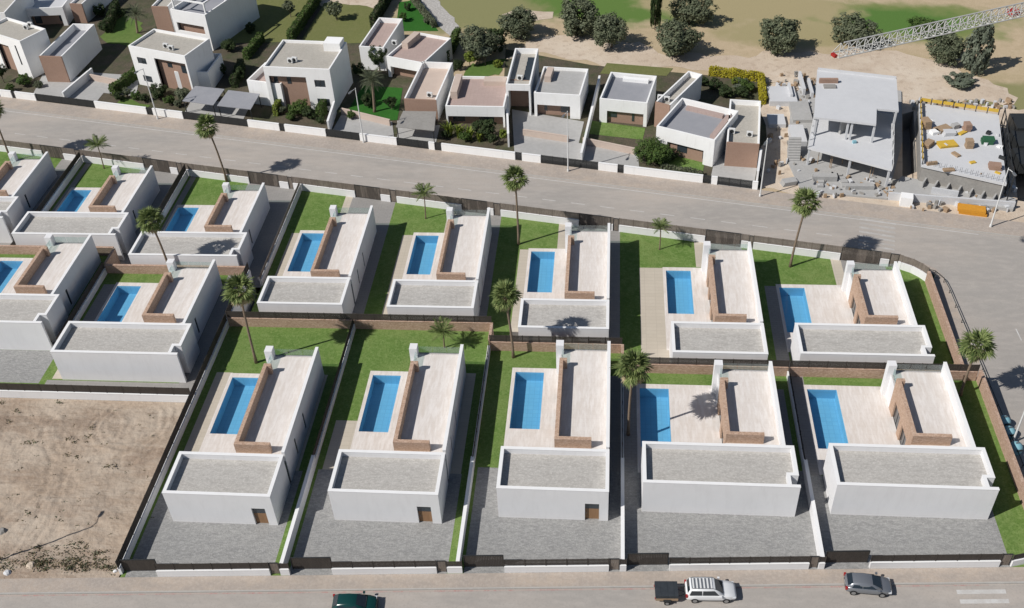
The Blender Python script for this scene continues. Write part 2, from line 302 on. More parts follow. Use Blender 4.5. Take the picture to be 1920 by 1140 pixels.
# ------------------------------------------------------------------ layout lines
def front_y(x): return 60.0+.0625*(x-1.0)                 # lower street wall
def top_y(x): return 117.35-.1996*(x-2.0)                 # upper terrace street fence
def far_y(x): return 135.4-.212*(x+14.0)                  # garden walls across the far street
XW = [-46.35, -30.4, -13.45, 2.2, 20.9, 41.6]             # side walls of the lower row
MID = [93.75, 93.75, 90.4, 87.2, 87.2]                    # back walls of the lower row
def on_line(fn, u, z):
    lo, hi = -160.0, 90.0
    for _ in range(50):
        m = (lo+hi)/2
        if P(m, fn(m), z)[0] < u: lo = m
        else: hi = m
    return np.array([lo, fn(lo)])

# ------------------------------------------------------------------ ground sheets
def structure(o): o['kind'] = 'structure'; return o
from mathutils.geometry import tessellate_polygon
PITS = [[tuple(G(u, v, ZU)[:2]) for u, v in q] for q in ([(1692, 214), (1713, 208), (1719, 322), (1692, 334)], [(1893, 225), (1948, 232), (1962, 384), (1908, 376)])]
def holed_sheet(name, poly, z, m, holes):
    polys = [[Vector((x, y, 0)) for x, y in poly]]+[[Vector((x, y, 0)) for x, y in h] for h in holes]
    vs = [(p.x, p.y, z) for q in polys for p in q]; tri = tessellate_polygon(polys); out = []
    for a, b, c in tri:
        A, B, C = vs[a], vs[b], vs[c]
        out.append((a, b, c) if (B[0]-A[0])*(C[1]-A[1])-(B[1]-A[1])*(C[0]-A[0]) > 0 else (a, c, b))
    return structure(MB().add(vs, out).build(name, MT[m]))
def sheet(name, poly, z, m): return structure(MB().sheet(poly, z).build(name, MT[m]))
# far ground with the golf course: everything beyond the far street (garden side), one sheet to the horizon
holed_sheet('golf_course', [(-900, far_y(-900)-1), (900, far_y(900)-1), (900, 1500), (-900, 1500)], ZU-.02, 'golf', PITS)
sheet('ground', [(-900, -900), (900, -900), (900, 50), (-900, 50)], -.6, 'dirt')
sheet('ground', [(-900, 50), (-111.9, 50), (-111.9, 138), (-900, 138)], -.1, 'dirt')
sheet('ground', [(149.9, 50), (900, 50), (900, 120), (149.9, 120)], -2.3, 'dirt')
sheet('lot_base', [(-900, 52), (43, 52), (43, 400), (-900, 400)], -3.75, 'soil')

def clip(poly, fn, above):
    """keep the side of y = fn(x)"""
    out = []
    n = len(poly)
    val = lambda p: (p[1]-fn(p[0]))*(1 if above else -1)
    for i in range(n):
        a, b = poly[i], poly[(i+1)%n]; va, vb = val(a), val(b)
        if va >= 0: out.append(a)
        if (va >= 0) != (vb >= 0):
            t = va/(va-vb); out.append((a[0]+(b[0]-a[0])*t, a[1]+(b[1]-a[1])*t))
    return out
ZMAT = {'lawn': 'lawn', 'gravel_yard': 'yard_gravel', 'patio': 'patio_tile', 'driveway': 'paver', 'deck': 'deck_tile', 'verge_strip': 'verge'}
def plot_ground(x0, x1, y0, y1, z, zones, clips=()):
    xs = sorted({x0, x1} | {min(max(r[k], x0), x1) for _, r in zones for k in (0, 1)})
    ys = sorted({y0, y1} | {min(max(r[k], y0), y1) for _, r in zones for k in (2, 3)})
    out = {}
    for i in range(len(xs)-1):
        for j in range(len(ys)-1):
            if xs[i+1]-xs[i] < 1e-4 or ys[j+1]-ys[j] < 1e-4: continue
            cx, cy = (xs[i]+xs[i+1])/2, (ys[j]+ys[j+1])/2; k = None
            for kind, r in zones:
                if r[0] < cx < r[1] and r[2] < cy < r[3]: k = kind
            if k in (None, 'hole'): continue
            q = [(xs[i], ys[j]), (xs[i+1], ys[j]), (xs[i+1], ys[j+1]), (xs[i], ys[j+1])]
            for fn, ab in clips: q = clip(q, fn, ab) if q else q
            if len(q) >= 3: out.setdefault(k, MB()).sheet(q, z)
    for k, mb in out.items(): structure(mb.build(k, MT[ZMAT[k]]))

NAR = dict(W=10.95, D=5.45, xb=5.35, xr=10.95, ye=21.7, yb=18.87, sw=9.13, pil=(4.85, 5.72, 20.75, 21.72), pool=(.1, 3.4, 12.1, 21.0), notch=None)
WID = dict(W=15.07, D=5.35, xb=8.5, xr=14.25, ye=17.65, yb=15.0, sw=12.35, pil=(8.05, 8.93, 16.85, 17.68), pool=(.05, 3.3, 8.65, 17.5), notch=(14.25, .3, 1.5))
VILLAS = [  # key, type, x, y, z, scale, label
 ('L1', 'n', -43.33, 63.80, 0, 1, 'white brick-trimmed villa with a wooden front door, beside the bare dirt lot'),
 ('L2', 'n', -26.76, 64.76, 0, 1, 'white villa with a wooden door, second from the dirt lot on the lower street'),
 ('L3', 'n', -10.17, 65.86, 0, 1, 'white villa with a wooden door, third from the dirt lot on the lower street'),
 ('L4', 'w', 4.13, 67.21, 0, 1, 'wide white villa on the lower street with a palm shadow across its pool deck'),
 ('L5', 'w', 22.73, 67.71, 0, 1, 'wide white villa at the street corner behind the parked grey hatchback'),
 ('U2', 'n', -42.72, 95.51, ZU, .975, 'white villa directly behind the villa that adjoins the bare dirt lot'),
 ('U3', 'n', -26.43, 95.31, ZU, .975, 'white villa whose front lawn holds a small feathery palm, between two grey driveways'),
 ('U4', 'n', -10.08, 92.02, ZU, .975, 'white villa with a palm shadow lying on its gravel roof'),
 ('U5', 'n', 7.91, 88.29, ZU, .975, 'white villa with the widest beige tiled patio beside its pool'),
 ('U6', 'w', 22.23, 88.54, ZU, .975, 'wide white villa beside the curved fence at the junction of the far street'),
 ('A2', 'w', -62.71, 104.85, ZU, .975, 'wide white villa on the far street with a tall fan palm above its lawn corner'),
 ('A1', 'w', -80.85, 109.15, ZU, .975, 'wide white villa on the far street whose lawn holds a feathery palm by the fence'),
 ('A0', 'w', -98.60, 112.80, ZU, .975, 'last white villa along the far street fence, beside a lone palm trunk'),
 ('B2', 'w', -63.55, 83.72, 0, 1, 'wide white villa overlooking the bare dirt lot, complete with its front wall'),
 ('B1', 'w', -81.90, 88.62, 0, 1, 'white villa set back above the grey gravel yard by the dirt lot'),
]
VP = {v[0]: v for v in VILLAS}
def hz(key, *rects):
    """rect in a villa's own frame -> world rect"""
    _, t, x, y, z, s, _l = VP[key]
    return [(x+r[0]*s, x+r[1]*s, y+r[2]*s, y+r[3]*s) for r in rects]
def villa_zones(key):
    _, t, x, y, z, s, _l = VP[key]; T = NAR if t == 'n' else WID
    d, p = hz(key, (-.32, T['xb']+.3, T['D']-.3, T['pool'][3]+.72), T['pool'])
    return [('deck', d), ('hole', p)]
E1 = 200.0
# lower row
def lower(i, key, zones):
    x0, x1 = XW[i], XW[i+1]
    plot_ground(x0, x1, 50, MID[i]+.05, 0.0, zones+villa_zones(key), [(lambda x: front_y(x)-.158, True)])
o = VP['L1']
lower(0, 'L1', [('lawn', (XW[0], XW[1], 50, 120)), ('gravel_yard', (XW[0]+.45, XW[1]-1.15, 50, 71.0)), ('patio', (XW[0]+1.0, -43.4, 71.0, 85.6)), ('patio', (-33.0, XW[1]-1.6, 71.0, 85.6))])
lower(1, 'L2', [('lawn', (XW[1], XW[2], 50, 120)), ('gravel_yard', (XW[1]+.5, XW[2]-1.1, 50, 71.3)), ('patio', (XW[1]+.9, -26.9, 71.3, 78.45)), ('patio', (-16.2, XW[2]-1.2, 71.3, 86.45))])
lower(2, 'L3', [('lawn', (XW[2], XW[3], 50, 120)), ('gravel_yard', (XW[2]+.5, XW[3], 50, 72.3)), ('driveway', (.5, XW[3], 72.3, 86.6))])
lower(3, 'L4', [('lawn', (XW[3], XW[4], 50, 120)), ('gravel_yard', (XW[3], XW[4], 50, 73.2)), ('driveway', (XW[3], 4.2, 73.2, 90.0)), ('driveway', (18.0, XW[4]-.7, 73.2, 85.1))])
lower(4, 'L5', [('lawn', (XW[4], XW[5], 50, 120)), ('gravel_yard', (XW[4], 38.55, 50, 72.6)), ('driveway', (XW[4], 22.6, 72.6, 88.0))])
# upper row: boundaries run along the driveways
xe = [-45.3, -30.55, -14.75, 2.0, 18.25, 41.3]
def upper(i, key, y0, zones):
    plot_ground(xe[i], xe[i+1], y0, 140.0, ZU, zones+villa_zones(key), [(top_y, False)])
big = lambda i: (xe[i], xe[i+1], 50, 150)
upper(0, 'U2', 93.7, [('lawn', big(0)), ('patio', (-44.1, -42.9, 96, 116)), ('patio', (-38.2, -37.1, 116, 140)), ('driveway', (-37.1, xe[1], 116.0, 140)), ('driveway', (-32.4, xe[1], 90, 118.0))])
upper(1, 'U3', 93.7, [('lawn', big(1)), ('patio', (-28.2, -26.5, 90, 115.85)), ('patio', (-22.5, -21.2, 115.9, 140)), ('driveway', (-21.2, xe[2], 116.0, 140)), ('driveway', (-16.2, xe[2], 90, 118.0))])
upper(2, 'U4', 90.4, [('lawn', big(2)), ('patio', (-11.55, -10.0, 90, 112.9)), ('patio', (-6.5, -5.2, 113.2, 140)), ('driveway', (-5.2, xe[3], 113.2, 140)), ('driveway', (.3, xe[3], 90, 118.0))])
upper(3, 'U5', 87.2, [('lawn', big(3)), ('patio', (4.55, 8.0, 86, 109.3)), ('patio', (12.0, 13.35, 109.6, 140)), ('driveway', (13.35, xe[4], 109.6, 140))])
upper(4, 'U6', 87.2, [('lawn', big(4)), ('driveway', (20.45, 22.0, 86, 105.9)), ('patio', (29.6, 30.9, 106.2, 140)), ('driveway', (30.9, 36.4, 106.2, 140))])
# left group, upper and lower
plot_ground(-100.2-12, -82.2, 107.6, 150, ZU, [('lawn', (-200, 0, 0, 300)), ('driveway', (-86, -82.2, 100, 160))]+villa_zones('A0'), [(top_y, False)])
plot_ground(-82.2, -63.9, 107.6, 150, ZU, [('lawn', (-200, 0, 0, 300)), ('driveway', (-81.6, -80.7, 100, 160)), ('driveway', (-72.0, -63.9, 126.8, 160)), ('driveway', (-67.2, -63.9, 100, 160))]+villa_zones('A1'), [(top_y, False)])
plot_ground(-63.9, -45.3, 103.8, 150, ZU, [('lawn', (-200, 0, 0, 300)), ('driveway', (-63.4, -62.5, 100, 160)), ('driveway', (-53.9, -45.3, 122.4, 160)), ('driveway', (-49.0, -45.3, 100, 160))]+villa_zones('A2'), [(top_y, False)])
plot_ground(-65.9, -46.35, 80.8, 103.8, 0, [('lawn', (-200, 0, 0, 300)), ('driveway', (-65.4, -63.8, 86, 101.5)), ('driveway', (-49.3, -46.35, 80, 104)), ('driveway', (-65.4, -46.35, 80.8, 83.6)), ('patio', (-64.9, -63.6, 83.8, 86.5))]+villa_zones('B2'))
plot_ground(-112, -65.9, 80.8, 107.6, 0, [('lawn', (-200, 0, 0, 300)), ('gravel_yard', (-200, -66.2, 83.0, 88.6)), ('driveway', (-67, -65.9, 88.6, 108))]+villa_zones('B1'))

# ------------------------------------------------------------------ villas
def make_villa(T, name):
    """one villa in its own frame, front-left corner at the origin"""
    H = 4.45; W, D, xb, xr, ye = T['W'], T['D'], T['xb'], T['xr'], T['ye']; zr = H-.68; zt = H-1.3
    r = empty(name)
    w = MB(); t = .3
    if T['notch'] is None:
        da, dbb = W-2.3, W-.9                              # door opening in the front wall
        w.box(0, da, 0, t, 0, H).box(dbb, W, 0, t, 0, H).box(da, dbb, 0, t, 2.55, H)
        w.box(W-t, W, t, D-.25, 0, H)
        w.box(0, t, t, D, 0, H).box(t, W-t, D-t, D, 0, H)
        roof = [(t, t), (W-t, t), (W-t, D-t), (t, D-t)]
    else:
        nx, n0, n1 = T['notch']
        w.box(0, W, 0, t, 0, H).box(0, t, t, D, 0, H).box(t, W, D-t, D, 0, H)
        w.box(W-t, W, n1, D-t, 0, H).box(nx-t, W-t, n1, n1+t, 0, H).box(nx-t, nx, n0, n1, 0, H)
        roof = [(t, t), (nx-t, t), (nx-t, n1+t), (W-t, n1+t), (W-t, D-t), (t, D-t)]
        box_at('entrance_step', MT['paver'], r, nx+.01, W-.01, n0+.01, n1-.01, 0, .14)
        d = box_at('door', MT['wood_door'], r, nx+.0, nx+.06, n0+.12, n1-.12, .14, 2.4)
        box_at('handle', MT['grey_metal'], d, nx+.06, nx+.1, n0+.2, n0+.24, 1.05, 1.25)
    w.build('front_wing_wall', MT['plaster'], r, world=False)
    cp = MB(); e = .03                                       # thin coping proud of the parapet
    ring = [((-e, W+e), (-e, t+e)), ((-e, t+e), (t+e, D-t-e)), ((-e, W+e), (D-t-e, D+e))]
    for (a, b), (c, d) in ring: cp.box(a, b, c, d, H, H+.05)
    if T['notch'] is None: cp.box(W-t-e, W+e, t+e, D-t-e, H, H+.05)
    else: cp.box(W-t-e, W+e, T['notch'][2]-e, D-t-e, H, H+.05).box(T['notch'][0]-t-e, W-t-e, T['notch'][2]-e, T['notch'][2]+t+e, H, H+.05).box(T['notch'][0]-t-e, T['notch'][0]+e, t+e, T['notch'][2]-e, H, H+.05)
    cp.build('coping', MT['coping'], r, world=False)
    MB().prism(roof, zr-.25, zr).build('gravel_roof', MT['roof_gravel'], r, world=False)
    if T['notch'] is None:
        box_at('lobby_wall', MT['plaster'], r, da-.05, dbb+.05, .35, .41, 0, 2.6)
        d = box_at('door', MT['wood_door'], r, da+.02, dbb-.02, .22, .28, 0, 1.55)
        box_at('handle', MT['grey_metal'], d, da+.12, da+.17, .16, .22, .85, 1.05)
        box_at('transom_window', MT['window_glass'], r, da+.02, dbb-.02, .22, .26, 1.57, 2.55)
        # tall slot of dark glass between front and back wing
        box_at('slot_window', MT['window_glass'], r, W-.14, W-.08, D-.25, D+.33, 0, zt)
        w2 = MB(); y = D+.33
        sl = [(8.9, .42), (12.6, .42)]
        for sy, sw_ in sl:
            w2.box(xr-t, xr, y, sy, 0, H); w2.box(xr-t, xr, sy, sy+sw_, 0, .5).box(xr-t, xr, sy, sy+sw_, 2.95, H)
            box_at('slit_window', MT['window_glass'], r, xr-.12, xr-.06, sy, sy+sw_, .5, 2.95); y = sy+sw_
        w2.box(xr-t, xr, y, ye, 0, H)
    else:
        w2 = MB(); y = D; sl = [(7.9, .45)]
        for sy, sw_ in sl:
            w2.box(xr-t, xr, y, sy, 0, H); w2.box(xr-t, xr, sy, sy+sw_, 0, .5).box(xr-t, xr, sy, sy+sw_, 2.95, H)
            box_at('slit_window', MT['window_glass'], r, xr-.12, xr-.06, sy, sy+sw_, .5, 2.95); y = sy+sw_
        w2.box(xr-t, xr, y, ye, 0, H)
        box_at('roof_hatch', MT['dark_metal'], r, xr-.95, xr-.35, D+.02, D+.5, zt, zt+.4)
    w2.build('side_wall', MT['plaster'], r, world=False)
    box_at('side_coping', MT['coping'], r, xr-t-.03, xr+.03, (D+.33 if T['notch'] is None else D+.03), ye+.03, H, H+.05)
    box_at('terrace_floor', MT['deck_tile'], r, xb+.02, xr-t, D, ye-.02, zt-.3, zt)
    # brick wing: facade towards the pool with glazed openings, parapet above
    b = MB(); bt = .42; y = 6.7
    ops = [(8.1, 10.2, 2.35), (11.2, 13.6, 2.35)] if T['notch'] else [(8.3, 11.0, 2.35), (12.2, 15.0, 2.35), (16.0, 17.6, 2.35)]
    b.box(xb, xb+bt, D, 6.7, 0, zt-.01)
    for a0, a1, zz in ops:
        b.box(xb, xb+bt, y, a0, 0, H); b.box(xb, xb+bt, a0, a1, zz, H); y = a1
        g = box_at('sliding_door', MT['window_glass'], r, xb+.2, xb+.24, a0, a1, 0, zz)
        f = MB()
        for q in (a0, (a0+a1)/2-.03, a1-.06): f.box(xb+.17, xb+.27, q, q+.06, .06, zz-.06)
        f.box(xb+.17, xb+.27, a0, a1, 0, .06).box(xb+.17, xb+.27, a0, a1, zz-.06, zz)
        f.build('door_frame', MT['dark_metal'], g, world=False)
    b.box(xb, xb+bt, y, T['yb'], 0, H)
    b.build('brick_facade', MT['brick_facade'], r, world=False)
    box_at('brick_parapet', MT['brick_facade'], r, xb+bt, T['sw'], 6.7, 6.7+bt, zt, H-.003)
    box_at('brick_stub', MT['brick_facade'], r, xb+bt, xb+bt+.42, T['yb']-.42, T['yb'], zt, H-.003)
    # back wall under the glass, end pillar, glass balustrade
    bw = MB(); x0 = T['pil'][1]
    bw.box(xb, xb+.3, T['yb'], T['pil'][2], 0, zt)
    bw.box(x0, x0+.5, ye-.3, ye, 0, zt).box(xr-t-.4, xr-t, ye-.3, ye, 0, zt).box(x0+.5, xr-t-.4, ye-.3, ye, 2.4, zt)
    bw.build('back_wall', MT['plaster'], r, world=False)
    g = box_at('sliding_door', MT['window_glass'], r, x0+.5, xr-t-.4, ye-.18, ye-.14, 0, 2.4)
    f = MB(); n = 3
    for k in range(n+1):
        q = x0+.5+(xr-t-.96-x0)*k/n; f.box(q, q+.06, ye-.22, ye-.1, .06, 2.34)
    f.box(x0+.5, xr-t-.4, ye-.22, ye-.1, 0, .06).box(x0+.5, xr-t-.4, ye-.22, ye-.1, 2.34, 2.4)
    f.build('door_frame', MT['dark_metal'], g, world=False)
    p = T['pil']; box_at('end_pillar', MT['plaster'], r, p[0], p[1], p[2], p[3], 0, H+.06)
    n = 3; L_ = xr-t-x0
    for k in range(n):
        box_at('glass_panel', MT['clear_glass'], r, x0+.03+L_*k/n, x0-.03+L_*(k+1)/n, ye-.1, ye-.085, zt, zt+1.0)
    box_at('glass_panel', MT['clear_glass'], r, xb+.2, xb+.215, T['yb']+.02, p[2]-.02, zt, zt+1.0)
    box_at('glass_rail', MT['grey_metal'], r, x0, xr-t, ye-.11, ye-.075, zt, zt+.06)
    # pool basin and water
    a, bq, c, d = T['pool']; k = MB(); dp = -1.35
    ar = MB()
    ar.add([(a,c,-.0),(bq,c,0),(bq,d,0),(a,d,0),(a,c,dp),(bq,c,dp),(bq,d,dp),(a,d,dp)], [(4,5,6,7),(0,4,7,3),(1,2,6,5),(0,1,5,4),(3,7,6,2)])
    return r, ar
protos = {}
pool_group = 'rectangular blue swimming pools'
POOL_L = {}
for key, t, x, y, z, s, label in VILLAS:
    T = NAR if t == 'n' else WID
    if t not in protos:
        r, ar = make_villa(T, 'villa'); protos[t] = (r, ar.mesh('pool_basin', MT['pool_tile']))
        a, b_, c, d = T['pool']
        protos[t+'w'] = MB().sheet([(a, c), (b_, c), (b_, d), (a, d)], -.14).mesh('water', MT['water'])
        cb = MB(); e = .012
        cb.box(a-.3, b_+.3, c-.3, c, 0, e).box(a-.3, b_+.3, d, d+.3, 0, e).box(a-.3, a, c, d, 0, e).box(b_, b_+.3, c, d, 0, e)
        protos[t+'c'] = cb.mesh('pool_coping', MT['deck_tile'])
    else: r = copy_tree(protos[t][0])
    r.location = (x, y, z); r.scale = (s, s, s); tag(r, label, 'house', 'new white villas')
    pe = empty('swimming_pool', (x, y, z), 0, 'blue tiled pool on the deck of the '+label.split(',')[0].replace('white ', '').replace('brick-trimmed ', ''), 'pool', pool_group); pe.scale = (s, s, s)
    for nm, me in (('basin', protos[t][1]), ('water', protos[t+'w']), ('coping', protos[t+'c'])): inst(nm, me, pe)
PL = {'L1': 'blue swimming pool of the villa beside the bare dirt lot', 'L2': 'blue swimming pool of the villa second from the bare dirt lot', 'L3': 'blue swimming pool of the villa third from the bare dirt lot',
 'L4': 'blue swimming pool crossed by the shadow of a palm trunk', 'L5': 'blue swimming pool of the corner villa behind the grey hatchback', 'U2': 'blue swimming pool of the villa behind the one beside the dirt lot',
 'U3': 'blue swimming pool of the villa whose lawn holds a small feathery palm', 'U4': 'blue swimming pool of the villa with a palm shadow on its roof', 'U5': 'blue swimming pool beside the widest beige tiled patio',
 'U6': 'blue swimming pool of the villa at the curved street fence', 'A2': 'blue swimming pool below the tall fan palm near the far street', 'A1': 'blue swimming pool behind the feathery palm at the far street fence',
 'A0': 'blue swimming pool of the last villa along the far street fence', 'B2': 'blue swimming pool of the wide villa overlooking the dirt lot', 'B1': 'blue swimming pool of the villa above the grey gravel yard'}
for o_, v in zip([o for o in COL.objects if o.name.split('.')[0] == 'swimming_pool'], VILLAS): o_['label'] = PL[v[0]]

# ------------------------------------------------------------------ walls with slatted fences
def slat_panel(L_, h, m, slat=.1, gap=.014):
    mb = MB(); n = max(2, int(L_/(slat+gap))); st = L_/n
    for i in range(n): mb.box(i*st+gap/2, (i+1)*st-gap/2, -.015, .015, .05, h)
    mb.box(0, L_, .016, .05, .22, .28).box(0, L_, .016, .05, h-.28, h-.22)
    return mb.mesh('panel', MT[m])
PANEL = {}
def fence_run(root, p0, p1, z, h, m, step=2.0, z1=None):
    p0 = np.array(p0[:2], float); p1 = np.array(p1[:2], float); L_ = np.linalg.norm(p1-p0); n = max(1, round(L_/step)); sl = L_/n
    key = (round(sl, 1), h, m)
    if key not in PANEL:
        PANEL[key] = slat_panel(round(sl, 1), h, m)
        PANEL[key, 'p'] = MB().box(-.04, .04, -.04, .04, 0, h+.03).mesh('post', MT[m])
    ang = math.atan2(p1[1]-p0[1], p1[0]-p0[0])
    for i in range(n+1):
        q = p0+(p1-p0)*i/n; zz = z if z1 is None else z+(z1-z)*i/n
        loc = Vector((q[0], q[1], zz))-root.location
        inst('post', PANEL[key, 'p'], root, loc, (0, 0, ang))
        if i < n: inst('panel', PANEL[key], root, loc, (0, 0, ang), (sl/round(sl, 1), 1, 1))
def wall_thing(name, p0, p1, z, h, m, label, fence=0, fm='slat_dark', t=.28, base=None, group=None, fence_from=0.0, cat='wall', coping=True):
    root = empty(name, (p0[0], p0[1], z), 0, label, cat, group)
    MB().line(p0, p1, t, z if base is None else base, z+h).build('plinth', MT[m], root)
    if coping: MB().line(p0, p1, t+.06, z+h, z+h+.05).build('coping', MT['coping' if m.startswith('plaster') else m], root)
    if fence:
        p0 = np.array(p0[:2], float); p1 = np.array(p1[:2], float)
        q = p0+(p1-p0)*fence_from; fence_run(root, q, p1, z+h+(.05 if coping else 0), fence, fm)
    return root
gs = 'side walls between the lower villas'
for i, (x, lab) in enumerate(zip(XW[:5], ['white side wall with dark slat fence along the bare dirt lot', 'white side wall between the first and second villa from the dirt lot', 'white side wall between the second and third villa from the dirt lot', 'white side wall beside the palm at the pool with the palm shadow', 'white side wall between the two wide villas on the lower street'])):
    yend = [93.7, 93.7, 90.35, 87.15, 87.15][i]
    if i == 0: wall_thing('boundary_wall', (x, front_y(x)+.2), (x, yend), 0, .9, 'plaster', lab, fence=1.1, base=-.2, group=gs); continue
    ys0 = front_y(x)+.2; ysp = 71.5+.5*i
    rt = wall_thing('boundary_wall', (x, ysp), (x, yend), 0, .85, 'plaster', lab, fence=.85 if i == 1 else .6, base=-.2, group=gs)
    MB().line((x, ys0), (x, ysp-.002), .3, -.2, 1.4).build('front_section', MT['plaster'], rt); MB().line((x, ys0-.02), (x, ysp+.02), .36, 1.4, 1.45).build('coping', MT['coping'], rt)
# walls between lower and upper row: brick below, dark fence above
gm = 'brick walls with dark fences between the two rows'
for a, b, y, lab in ((XW[0]+.15, XW[2]-.05, 93.9, 'long brick wall with dark slat fence behind the two lawns next to the dirt lot'), (XW[2]+.1, XW[3]-.05, 90.55, 'brick wall with dark slat fence behind the third villa from the dirt lot'),
                     (XW[3]+.1, XW[4]-.05, 87.35, 'brick wall with dark fence behind the pool with the palm shadow'), (XW[4]+.1, XW[5]-.1, 87.35, 'brick wall with dark fence between the two corner villas')):
    wall_thing('retaining_wall', (a, y), (b, y), 0, 1.3, 'brick_wall', lab, fence=1.0, base=-3.7, group=gm)
for x, y0, y1, lab in ((XW[2]+.02, 90.72, 93.74, 'short brick wall stepping between the back lawns at the feathery palm'), (XW[3]+.02, 87.55, 90.38, 'short brick wall stepping down beside the fan palm by the white side wall')):
    wall_thing('retaining_wall', (x, y0), (x, y1), 0, 1.45, 'brick_wall', lab, fence=0, base=-3.7, group=gm)
wall_thing('retaining_wall', (-65.8, 103.95), (-46.6, 103.95), 0, 1.3, 'brick_wall', 'brick wall behind the wide villa overlooking the dirt lot', base=-3.7, group=gm)
wall_thing('retaining_wall', (-112, 107.75), (-66.15, 107.75), 0, 1.3, 'brick_wall', 'brick wall behind the villa above the grey gravel yard', base=-3.7, group=gm)
wall_thing('retaining_wall', (-65.95, 104.2), (-65.95, 107.55), 0, 1.3, 'brick_wall', 'short brick wall where the back walls of the two villas by the dirt lot step', base=-3.7, group=gm)
wall_thing('retaining_wall', (-46.35, 94.1), (-46.35, 103.9), 0, .9, 'plaster', 'white wall with dark fence between the villas by the dirt lot and the upper lawn', fence=1.2, base=-3.7)
# left group side walls
for x, y0, y1, z, lab in ((-65.95, 81.0, 103.7, 0, 'white wall with dark fence along the pool of the villa overlooking the dirt lot'), ):
    wall_thing('boundary_wall', (x, 88.9), (x, y1), z, .9, 'plaster', lab, fence=.95, base=-.3)
wall_thing('boundary_wall', (-82.2, 108.0), (-82.2, top_y(-82.2)-.3), ZU, 1.0, 'plaster', 'white wall with dark fence along the lawn with the feathery palm at the far street', fence=.9, base=-3.7)
wall_thing('boundary_wall', (-63.9, 108.0), (-63.9, top_y(-63.9)-.3), ZU, 1.0, 'plaster', 'white wall with brown fence along the lawn with the tall palm at the far street', fence=1.15, base=-3.7)
wall_thing('boundary_wall', (-45.3, 104.2), (-45.3, top_y(-45.3)-.3), ZU, 1.0, 'plaster', 'white wall with brown fence along the first pool behind the back lawns', fence=.6, fm='slat_brown', base=-3.7)
wall_thing('boundary_wall', (-112, 80.72), (-46.7, 80.72), 0, 1.0, 'plaster', 'long white wall with dark fence dividing two villas from the dirt lot', fence=1.1, base=-.3)
# lower street wall: plinth with fence, vehicle gate, pedestrian gate
GATES = [(-46.15, -42.7, -31.55, -30.65), (-29.6, -25.65, -15.45, -14.55), (-12.95, -9.1, .95, 1.9), (2.65, 6.55, 19.75, 20.55), (21.25, 25.3, 37.4, 38.35)]
own = ['of the villa beside the dirt lot', 'of the second villa from the dirt lot', 'of the third villa from the dirt lot', 'behind the white car with a trailer', 'behind the grey hatchback']
def gate(name, p0, p1, z, h, m, label, cat, group):
    L_ = float(np.linalg.norm(np.array(p1)-np.array(p0))); ang = math.atan2(p1[1]-p0[1], p1[0]-p0[0])
    root = empty(name, (p0[0], p0[1], z), ang, label, cat, group)
    inst('panel', slat_panel(L_-.12, h, m, .14, .012), root, (.06, 0, 0))
    fr = MB(); fr.box(0, .06, -.05, .05, 0, h+.06).box(L_-.06, L_, -.05, .05, 0, h+.06).box(.06, L_-.06, -.04, .06, h, h+.06)
    fr.build('frame', MT['dark_metal'], root, world=False)
    return root
for i, (g0, g1, p0, p1) in enumerate(GATES):
    F = lambda x, dy=0: (x, front_y(x)+dy)
    gate('vehicle_gate', F(g0, .55), F(g1, .55), .03, 1.75, 'slat_dark', 'dark slatted driveway gate '+own[i], 'gate', 'driveway gates on the lower street')
    wall_thing('street_wall', F(g1+.08), F(p0-.05), 0, .85, 'plaster', 'white front wall with dark slat fence '+own[i], fence=.95, base=-.3, group='white front walls on the lower street')
    gate('pedestrian_gate', F(p0, .05), F(p1, .05), .03, 1.65, 'slat_brown', 'narrow brown garden gate '+own[i], 'gate', 'garden gates on the lower street')
    xe_ = [XW[1]+.7, XW[2]+.4, XW[3]+.35, XW[4]+.25, 38.9][i]
    if i < 4: wall_thing('street_wall', F(p1+.05), F(xe_), 0, .85, 'plaster', 'short white wall stub beside the brown garden gate '+own[i], base=-.3, fence=.8, group='white wall stubs on the lower street')
root = empty('corner_wall', (38.45, front_y(38.45), 0), 0, 'curved white wall rounding the lawn corner beside the grey hatchback', 'wall')
cpts = [(38.45, front_y(38.45)), (39.9, 62.75), (41.0, 63.9), (41.6, 65.6)]
for a, b in zip(cpts[:-1], cpts[1:]): MB().line(a, b, .28, -.3, .85).build('plinth', MT['plaster'], root); fence_run(root, a, b, .85, .8, 'slat_dark', 1.5)
# brick walls along the right-hand street
wall_thing('street_brick_wall', (41.75, 65.8), (41.75, 87.3), 0, 1.55, 'brick_wall', 'long brick wall beside the lawn of the corner villa, towards the blue bins', base=-2.2, t=.3)
wall_thing('street_brick_wall', (40.9, 87.65), (40.9, 107.3), ZU, 1.7, 'brick_wall', 'brick wall beside the narrow lawn, running to the small green litter bin', base=-3.7, t=.3)
